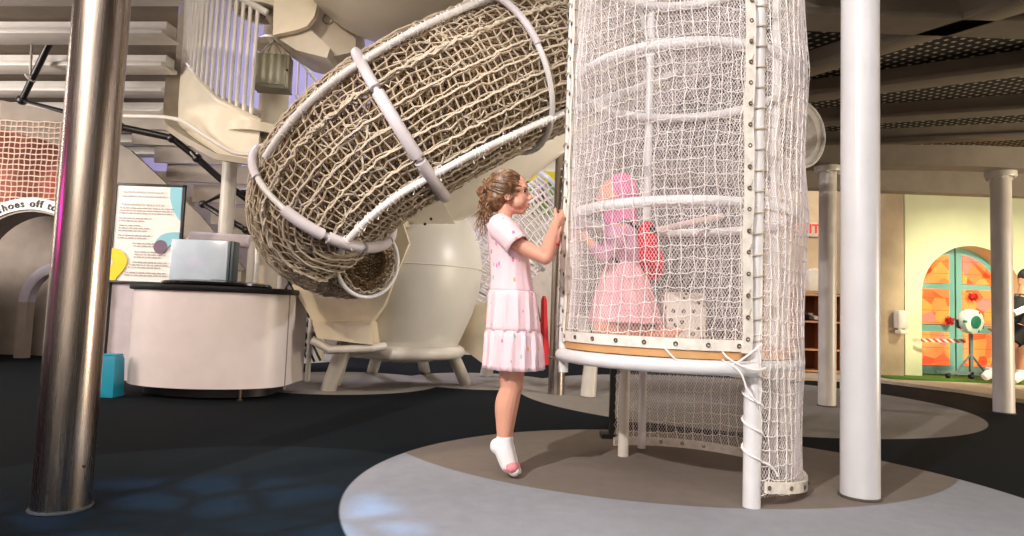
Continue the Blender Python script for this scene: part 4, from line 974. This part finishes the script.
for s in (-1, 1):
    a = G(501.5, 228, s * .080); b_ = G(518, 246, s * .128); d = (b_ - a).normalized(); q = d.to_track_quat('Z', 'Y').to_matrix(); rs = []
    for i, (f, r) in enumerate(((-.55, .012), (-.35, .045), (.0, .056), (.45, .052), (.8, .050), (1.0, .050))):
        rs.append([a.lerp(b_, f) + q @ Vector((r * math.cos(t_) * (1 + .03 * math.sin(5 * t_)), r * math.sin(t_), 0)) for t_ in np.linspace(0, 2 * PI, 29)[:-1]])
    m = MB(); m.rings(rs, True, (False, False)); o = m.build('sleeve', DR.m, dress); sd = o.modifiers.new('s', 'SOLIDIFY'); sd.thickness = .003
m = MB(); m.tube([G(526, 240, .09), G(528, 262, .1), G(531, 285, .09), G(537, 305, .08), G(540, 322, .07)], .005, 6); m.tube([G(499, 222, .06), G(510, 224, .08), G(526, 240, .09)], .004, 6); m.build('cord_strap', mat('dark_green_cord', (40, 60, 52), .7), girl)
# socks: slightly larger shells of the feet
SOCK = mat('sock_white', (236, 232, 232), .85, bump=.3, bscale=200); SP = mat('sock_pink', (240, 150, 160), .85)
for s, dx in ((-1, 0), (1, 2.2)):
    k = MB()
    k.tube([G(504.3 + dx, 436, s * .042), G(503.5 + dx, 443, s * .042)], [.0305, .031], 16)
    k.ball(G(496.3 + dx, 446, s * .042), (.0265, .0265, .031), 14, 10)
    k.tube([G(503.5 + dx, 441, s * .042), G(505 + dx, 452, s * .042), G(508.5 + dx, 464, s * .045)], [.0315, .0355, .0335], 16); k.tube([G(499 + dx, 446, s * .042), G(507.5 + dx, 464, s * .045)], [.027, .031], 14)
    k.tube([G(508 + dx, 463, s * .045), G(514 + dx, 471, s * .048)], [.0325, .023], 16); k.ball(G(514 + dx, 471, s * .048), .023, 12, 8); k.ball(G(508.5 + dx, 464.5, s * .045), .033, 14, 10)
    so = fuse(k, 'sock', SOCK, girl, .004, 4)
    k = MB(); k.ball(G(510.4 + dx, 465.5, s * .046), (.036, .037, .027), 14, 10, Matrix.Rotation(.65, 3, 'Y')); k.ball(G(505.5 + dx, 468, s * .046), (.012, .030, .012), 10, 8); k.build('pink_patch', SP, so)
e = MB(); e.torus(wL + Vector((-.006, 0, -.012)), .0195, .004, (wL - eL), 18, 6); e.build('wristband', mat('red_band', (214, 46, 40), .5), girl)

# ---------------------------------------------------------------- child kneeling inside the tower
KY = 2.93
def K(px, py, dy=0.0): return W(px, py, KY + dy)
kid = thing('person', K(625, 330), 'child in pink kneeling on the tower deck behind the white netting', 'person')
b = MB()
b.ball(K(614, 196), (.075, .070, .085), 20, 14); b.ball(K(609, 203), (.055, .052, .055), 16, 10); b.ball(K(599.5, 201), (.010, .009, .010), 8, 6); b.ball(K(604, 210), (.022, .024, .018), 10, 8)
limb(b, [K(615, 210), K(618, 224)], [.035, .04])
b.tube([K(619, 224), K(621, 240), K(624, 262), K(626, 290), K(626, 300)], [.06, .078, .072, .085, .085], 18)
for s in (-1, 1):
    sh = K(619, 232, s * .10); el = K(603, 256, s * .12); wr = K(588, 240, s * .10); b.tube([K(620, 236), sh], [.06, .042], 12)
    limb(b, [sh, el], [.036, .027]); limb(b, [el, wr], [.028, .018]); hand(b, wr, Vector((-1, -.15 * s, .5)), Vector((.4, 0, 1)), Vector((0, -s, 0)), .105, (.3, .5, .4))
    hp = K(627, 298, s * .06); kn = K(603, 324, s * .07); kn.z = .615; an = K(655, 326, s * .06); an.z = .592
    limb(b, [hp, kn], [.068, .048]); limb(b, [kn, kn * .6 + an * .4, an], [.047, .048, .028])
    t_ = an + Vector((.10, 0, .015)); b.tube([an, an + Vector((.05, 0, -.005)), t_], [.03, .03, .022], 10); b.ball(an + Vector((.015, 0, .025)), .026, 10, 8)
    for j in range(5): b.ball(t_ + Vector((.012, (j - 2) * .011, .004)), .009 if j else .012, 8, 6)
fuse(b, 'body', SKIN, kid, .0055, 4)
HP = mat('hood_pink', (228, 128, 176), .8, bump=.3)
m = MB(); m.ball(K(621, 193), (.080, .080, .092), 24, 16); m.tube(spline([K(619, 205), K(621, 222), K(626, 236)], 4), spl1([.078, .075, .06], 4), 20); m.build('hood', HP, kid)
m = MB(); rs = []
for cx, y, hw, hy in ((619, 224, 12, .075), (620, 232, 16, .11), (622, 245, 18, .105), (624, 266, 17, .09)): c = K(cx, y); rs.append([c + Vector((hw / 218 * math.cos(a), hy * math.sin(a), 0)) for a in np.linspace(0, 2 * PI, 33)[:-1]])
m.rings(rs, True, (False, False)); m.build('shirt', mat('shirt_lilac', (214, 150, 186), .8), kid)
for s in (-1, 1):
    m = MB(); m.tube([K(619, 232, s * .09), K(611, 245, s * .115), K(603, 256, s * .12), K(594, 248, s * .108)], [.048, .042, .036, .030], 14); m.build('sleeve', mat('shirt_lilac', (214, 150, 186), .8), kid)
m = MB(); rs = []
for cx, y, hw, hy in ((624, 262, 17, .09), (624, 275, 22, .115), (624, 300, 30, .15), (624, 322, 36, .17)): c = K(cx, y); rs.append([c + Vector((hw / 218 * math.cos(a) * (1 + .05 * math.sin(12 * a)), hy * math.sin(a) * (1 + .05 * math.sin(12 * a)), 0)) for a in np.linspace(0, 2 * PI, 65)[:-1]])
m.rings(rs, True, (False, False)); m.build('skirt', mat('skirt_pink', (236, 178, 188), .8, bump=.3), kid)
BR = N('ladybird_fabric'); c = BR.coord(); v = BR.n('ShaderNodeTexVoronoi'); v.inputs['Scale'].default_value = 11; BR.l(c, v.inputs['Vector']); BR.set(BR.mix(BR.math('LESS_THAN', v.outputs['Distance'], .26), lin((222, 32, 56)), lin((24, 18, 20))), .6)
bp_ = thing('backpack', K(646, 255), 'red backpack with dark spots worn by the child inside the tower', 'backpack')
m = MB(); m.ball(K(646, 252, 0), (.060, .10, .145), 24, 16); m.build('bag_body', BR.m, bp_)
m = MB(); m.ball(K(655, 264, 0), (.038, .075, .075), 18, 12); m.build('front_pocket', BR.m, bp_)
for s in (-1, 1): m = MB(); m.tube(spline([K(638, 228, s * .07), K(624, 221, s * .08), K(610, 234, s * .08), K(610, 256, s * .085), K(634, 270, s * .075)], 4), .009, 6); m.build('shoulder_strap', DARK, bp_)

# ---------------------------------------------------------------- person in black by the arched door
DY = 7.3
def D(px, py, dy=0.0): return W(px, py, DY + dy)
man = thing('person', F(1012, 384), 'person in black clothes with a white belt and white shoes, walking by the arched door', 'person')
b = MB()
b.ball(D(1025, 280), (.068, .07, .10), 16, 12); b.tube([D(1024, 285), D(1023, 297)], [.05, .06], 12); b.ball(D(1019.5, 283), .016, 8, 6)
b.tube([D(1023, 296), D(1022, 306), D(1021, 320), D(1020, 334)], [.12, .15, .13, .14], 16)
for s, k_, a_, t_ in ((-1, (1008, 350), (990.5, 372), (984, 376)), (1, (1021, 352), (1021, 374), (1014, 379))):
    hp = D(1018, 330, s * .08); kn = D(*k_, s * .08); an = D(*a_, s * .08); limb(b, [hp, kn], [.085, .06]); limb(b, [kn, kn * .6 + an * .4, an], [.058, .058, .036]); b.tube([an, D(*t_, s * .08)], [.038, .03], 10)
for s in (-1, 1):
    sh = D(1023, 300, s * .16); el = D(1013, 318, s * .2); wr = D(1003, 328, s * .16) if s < 0 else D(1006, 310, .12); limb(b, [sh, el], [.05, .04]); limb(b, [el, wr], [.04, .027]); hand(b, wr, Vector((-1, 0, -.2)), Vector((0, 0, 1)), Vector((0, -s, 0)), .16, (.3, .4, .3))
fuse(b, 'body', SKIN2, man, .012, 3)
BK = mat('black_cotton', (18, 17, 20), .85)
m = MB(); m.ball(D(1026.5, 277), (.085, .085, .10), 16, 10); m.tube([D(1028, 280), D(1030, 300)], [.08, .05], 12); m.build('hair', DARK, man)
m = MB(); m.tube([D(1023, 294), D(1023, 299), D(1022, 308), D(1021, 322)], [.09, .155, .165, .15], 20)
for s in (-1, 1): m.tube([D(1023, 300, s * .15), D(1013, 318, s * .2), D(1005, 322, s * .17)], [.065, .055, .05], 12)
m.build('shirt', BK, man)
m = MB(); m.tube([D(1021, 318), D(1020, 330)], [.152, .165], 20)
for s, p in ((-1, (1011, 342)), (1, (1020, 344))): m.tube([D(1019, 328, s * .08), D(*p, s * .09)], [.11, .10], 16)
m.build('shorts', BK, man)
m = MB(); m.tube([D(1012, 316, -.20), D(1015, 313, -.29), D(1032, 306, -.29)], .035, 8, flat=.5); m.build('belt', mat('belt_white', (232, 228, 220), .6), man)
for (a_, t_, s) in (((990.5, 372), (984, 377.5), -1), ((1021, 374), (1014, 380.5), 1)):
    p = D(*a_, s * .08); q = D(*t_, s * .08); m = MB(); m.tube([p + Vector((.03, 0, -.0)), p + Vector((-.01, 0, -.02)), q], [.05, .055, .04], 14); m.cyl(p + Vector((0, 0, -.01)), p + Vector((0, 0, .05)), .045, 14); m.build('shoe', mat('shoe_white', (238, 236, 232), .6), man)
# ================================================================ right rear: shelf, exit sign, dispenser, stand, tape
YS2 = 8.1
def R2(px, py, dy=0.0): return W(px, py, YS2 + dy)
WD = mat('shelf_wood', (168, 98, 48), .5, var=.1, scale=4)
x0_, x1_ = R2(796, 330).x, R2(845, 330).x; z1_, z0_ = R2(820, 293).z, .037
t = thing('wooden_shelf', ((x0_ + x1_) / 2, YS2 + .15, z0_), 'brown wooden cubby shelf against the cream wall, behind the slim white column', 'shelf')
m = MB(); m.box(((x0_ + x1_) / 2, YS2 + .28, (z0_ + z1_) / 2), (x1_ - x0_, .015, z1_ - z0_)); m.build('back_panel', mat('shelf_dark', (104, 56, 30), .6, var=.1), t, False)
for x in (x0_, (x0_ + x1_) / 2 + .06, x1_): m = MB(); m.box((x, YS2 + .14, (z0_ + z1_) / 2), (.022, .29, z1_ - z0_)); m.build('side_panel', WD, t, False)
for py in (295, 322, 350, 375): m = MB(); z = R2(820, py).z; m.box(((x0_ + x1_) / 2, YS2 + .135, max(z, z0_ + .02)), (x1_ - x0_ - .023, .28, .022)); m.build('shelf_board', mat('shelf_edge', (206, 146, 88), .5), t, False)
b_ = R2(812, 294, .12); m = MB(); m.box((b_.x, b_.y, z1_ + .16), (.16, .16, .27), None, .01); m.box((b_.x + .02, b_.y, z1_ + .30), (.09, .1, .03), None, .005)
m.v = [(x, y, z + .0) for x, y, z in m.v]; tag(m.build('white_box', mat('box_white', (226, 220, 210), .5), None), 'white box standing on top of the brown shelf', 'box')
z = R2(820, 322).z
for i, (px, c_) in enumerate(((808, (30, 28, 30)), (812.5, (190, 180, 170)))):
    p = R2(px, 318, .08); m = MB(); m.tube([Vector((p.x, p.y - .1, z + .05)), Vector((p.x, p.y, z + .055)), Vector((p.x, p.y + .09, z + .06))], [.03, .042, .038], 12, flat=.8); m.lathe((p.x, p.y + .07, z + .06), [(.032, 0), (.034, .05), (.03, .05)], 12)
    tag(m.build('shoe', mat('shoe_%s' % ('dark', 'pale')[i], c_, .6), None), ['dark small shoe in the upper shelf cubby', 'pale small shoe in the upper shelf cubby, right of the dark one'][i], 'shoe', 'shoes in the wooden shelf')
e0, e1 = W(795, 222, 8.36), W(817, 237, 8.36)
t = thing('exit_sign', ((e0.x + e1.x) / 2, 8.37, e1.z), 'white sign with red EXIT lettering on the cream wall', 'sign')
m = MB(); m.box(((e0.x + e1.x) / 2, 8.365, (e0.z + e1.z) / 2), (e1.x - e0.x, .05, e0.z - e1.z), None, .004); m.build('housing', mat('sign_white', (238, 226, 214), .5), t)
m = MB(); m.box(((e0.x + e1.x) / 2, 8.36, e1.z - .006), (e1.x - e0.x + .01, .07, .014)); m.build('base_rail', mat('rail_grey', (130, 116, 104), .5), t)
text_mesh('EXIT', .165, emat('exit_red', (224, 52, 36), .35), t, 'lettering', ((e0.x + e1.x) / 2, 8.337, (e0.z + e1.z) / 2 + .004), UPR, .002, 1.0, True)
d_ = W(901, 322, 7.84)
t = thing('soap_dispenser', d_, 'white wall dispenser on the tan stone pier', 'dispenser')
m = MB(); m.box((d_.x, 7.84, d_.z + .03), (.13, .12, .22), None, .02); m.build('dispenser_body', mat('plastic_white', (226, 218, 204), .35), t)
m = MB(); m.box((d_.x, 7.83, d_.z - .12), (.10, .12, .05), None, .01); m.box((d_.x - .0, 7.87, d_.z - .09), (.04, .03, .08)); m.build('drip_tray', mat('plastic_white', (226, 218, 204), .35), t)
# stand with round drum lamp before the door
sx = W(971, 350, 7.75).x; t = thing('tripod_stand', (sx, 7.75, .057), 'grey rolling stand with braces before the arched door', 'stand')
SG = mat('stand_grey', (96, 112, 112), .5)
zt = W(971, 334, 7.75).z
m = MB(); m.box((sx, 7.75, (.12 + zt) / 2), (.035, .035, zt - .12)); m.build('post', SG, t)
xa, xb = W(936, 375, 7.75).x, W(990, 375, 7.75).x
m = MB(); m.box(((xa + xb) / 2, 7.75, .125), (xb - xa, .035, .03)); m.build('base_bar', SG, t)
for px in (955, 986): m = MB(); m.tube([W(px, 374, 7.75), W(971, 354, 7.75)], .013, 8); m.build('brace', SG, t)
for px in (948, 971, 986): p = W(px, 377, 7.75); m = MB(); m.cyl((p.x - .015, 7.75, .092), (p.x + .015, 7.75, .092), .035, 14); m.build('caster', DARK, t)
c = W(970, 322, 7.7); c.z = zt + .15
t = thing('drum_lamp', c, 'white and green round drum-like lamp on the grey rolling stand', 'lamp')
ax = Vector((.25, -1, -.05)).normalized()
WG = mat('lamp_white', (214, 228, 216), .4); GN = mat('lamp_green', (46, 120, 96), .4)
m = MB(); m.lathe(c, [(.10, -.09), (.135, -.06), (.15, .0), (.14, .06), (.09, .07)], 28, ax); m.build('housing', WG, t)
m = MB(); m.lathe(c + ax * .072, [(.02, 0), (.07, 0), (.073, .008), (.02, .012)], 24, ax); m.build('lens', GN, t)
for a in range(6):
    q = ax.to_track_quat('Z', 'Y').to_matrix(); p = c + q @ Vector((.125 * math.cos(a * PI / 3), .125 * math.sin(a * PI / 3), .045)); m = MB(); m.ball(p, .025, 8, 6); m.build('rim_light', GN if a % 2 else WG, t)
m = MB(); m.tube([c + Vector((-.15, .0, .02)), c + Vector((-.15, 0, -.07)), c + Vector((0, 0, -.118)), c + Vector((.15, 0, -.07)), c + Vector((.15, 0, .02))], .014, 8); m.build('yoke', DARK, t)
# red pompoms on the door and striped tape
for i, (px, py) in enumerate(((974, 297), (978, 315), (951, 321))):
    p = W(px, py, 8.2); p.y = 8.23; m = MB(); rr = random.Random(i); m.ball(p, .045, 12, 8)
    for k in range(40): d = Vector((rr.uniform(-1, 1), rr.uniform(-1, .2), rr.uniform(-1, 1))).normalized(); m.tube([p + d * .03, p + d * .065], [.01, .004], 4)
    tag(m.build('pompom', mat('pompom_red', (190, 30, 34), .8), None), ['red pompom high on the right door leaf', 'red pompom above the drum lamp, over the orange pane', 'red pompom low on the left door leaf'][i], 'pompom', 'red pompoms on the arched door')
TP = N('striped_tape'); co = TP.coord(); sp3 = TP.n('ShaderNodeSeparateXYZ'); TP.l(co, sp3.inputs[0]); st_ = TP.math('GREATER_THAN', TP.math('PINGPONG', TP.math('ADD', sp3.outputs[0], sp3.outputs[2]), .035), .0175); TP.set(TP.mix(st_, lin((224, 220, 210)), lin((206, 70, 44))), .6)
a = W(921, 342, 7.9); b_ = W(966, 343, 7.75); m = MB(); m.prism([a, b_, b_ + Vector((0, 0, .045)), a + Vector((0, 0, .045))], (0, .004, 0)); tag(m.build('barrier_tape', TP.m, None, False), 'red and white striped tape stretched across the arched door', 'tape')
# ================================================================ light
w = bpy.data.worlds.new('hall'); sc.world = w; w.use_nodes = True
w.node_tree.nodes['Background'].inputs[0].default_value = lin((255, 240, 225)); w.node_tree.nodes['Background'].inputs[1].default_value = 0.3
def spot(name, loc, tgt, power, size=0.12, cone=60, col=(255, 249, 244), blend=0.5):
    l = bpy.data.lights.new(name, 'SPOT'); l.energy = power; l.spot_size = math.radians(cone); l.spot_blend = blend; l.shadow_soft_size = size; l.color = lin(col)[:3]
    o = bpy.data.objects.new(name, l); COL.objects.link(o); o.location = loc; o.rotation_euler = (Vector(tgt) - Vector(loc)).to_track_quat('-Z', 'Y').to_euler(); return o
def area(name, loc, tgt, power, size=1.0, col=(255, 245, 236)):
    l = bpy.data.lights.new(name, 'AREA'); l.energy = power; l.size = size; l.color = lin(col)[:3]
    o = bpy.data.objects.new(name, l); COL.objects.link(o); o.location = loc; o.rotation_euler = (Vector(tgt) - Vector(loc)).to_track_quat('-Z', 'Y').to_euler(); return o
spot('spotlight_key', (-2.3, -1.4, 3.5), (0.6, 2.8, 0.7), 1080, 0.04, 46)
spot('spotlight_left', (-3.2, 0.2, 3.6), (-1.7, 4.4, 1.0), 480, 0.12, 62, (255, 236, 214))
spot('fill_spot_right', (2.6, -1.5, 3.6), (1.3, 3.0, 0.9), 90, 0.1, 50, (235, 236, 255))  # unseen fill spot from the right, not a lamp of the hall
area('fill_overhead', (-0.5, -1.5, 5.2), (0, 4, 0.5), 150, 3.0)  # unseen area fill from above, added to lift the near hall
area('fill_overhead_far', (2, 8, 6.2), (1, 9, 0), 220, 3.0)  # unseen overhead fill added for the far end
area('fill_overhead_left', (-4.8, 7.4, 6.4), (-3, 9, 1), 420, 2.0, (240, 234, 255))  # unseen overhead fill added for the left rear
area('soffit_fill', (-6.6, 3.2, 1.6), (-5.4, 6.5, 2.4), 150, 1.2)  # added out of view to brighten the soffit beams from below
area('arch_fill_left', (-5.5, 3.0, 2.4), (-4.5, 6.2, 0.8), 60, 1.0)  # added area light for the dim arch area, not bounced light
area('mezzanine_fill', (7.4, 2.6, 0.7), (4.2, 4.6, 2.3), 260, 1.4, (255, 234, 204))  # added off to the right, unseen, to brighten the mezzanine underside
area('wall_front_fill', (-1.5, -2.6, 3.0), (-1.5, -4.8, 2.2), 260, 1.2)  # added to brighten the wall behind the viewer, mirrored in the steel pole
spot('pod_fill', (2.0, 4.2, 1.9), (-0.7, 5.6, 0.9), 150, 0.08, 60)  # unseen spot added to brighten the pod where the key falls short
area('purple_stripe_fill', (-4.6, 0.9, 1.3), (-1.45, 2.0, 0.7), 7, 0.25, (255, 40, 190))  # unseen lamp added to give the steel pole its purple stripe
spot('arch_light', (5.6, 6.3, 2.1), (6.4, 8.2, 1.2), 270, 0.1, 110, (255, 250, 215))
spot('rear_light', (3.4, 6.6, 2.1), (3.7, 8.4, 1.1), 160, 0.1, 110, (255, 238, 214))
# patterned theatre spotlight on the dark floor at the left
g = spot('pattern_spotlight', (-0.9, 1.5, 4.2), (-1.0, 1.7, 0), 1000, 0.01, 24, (120, 195, 255), 0.4)
g.data.use_nodes = True; nt = g.data.node_tree; em = nt.nodes['Emission']
tc = nt.nodes.new('ShaderNodeTexCoord'); mp = nt.nodes.new('ShaderNodeVectorMath'); mp.operation = 'SCALE'; mp.inputs['Scale'].default_value = 15.0
nt.links.new(tc.outputs['Normal'], mp.inputs[0]); vo = nt.nodes.new('ShaderNodeTexVoronoi'); vo.feature = 'DISTANCE_TO_EDGE'; nt.links.new(mp.outputs[0], vo.inputs['Vector']); vo.inputs['Scale'].default_value = 1.0
rp = nt.nodes.new('ShaderNodeValToRGB'); rp.color_ramp.elements[0].position = 0.02; rp.color_ramp.elements[1].position = 0.25; rp.color_ramp.elements[0].color = (.05, .05, .05, 1)
nt.links.new(vo.outputs['Distance'], rp.inputs[0]); nt.links.new(rp.outputs[0], em.inputs['Strength'])
sc.view_settings.view_transform = 'Standard'; sc.view_settings.look = 'None'; sc.view_settings.gamma = 1.0; sc.view_settings.use_curve_mapping = False
sc.view_settings.exposure = 0.0
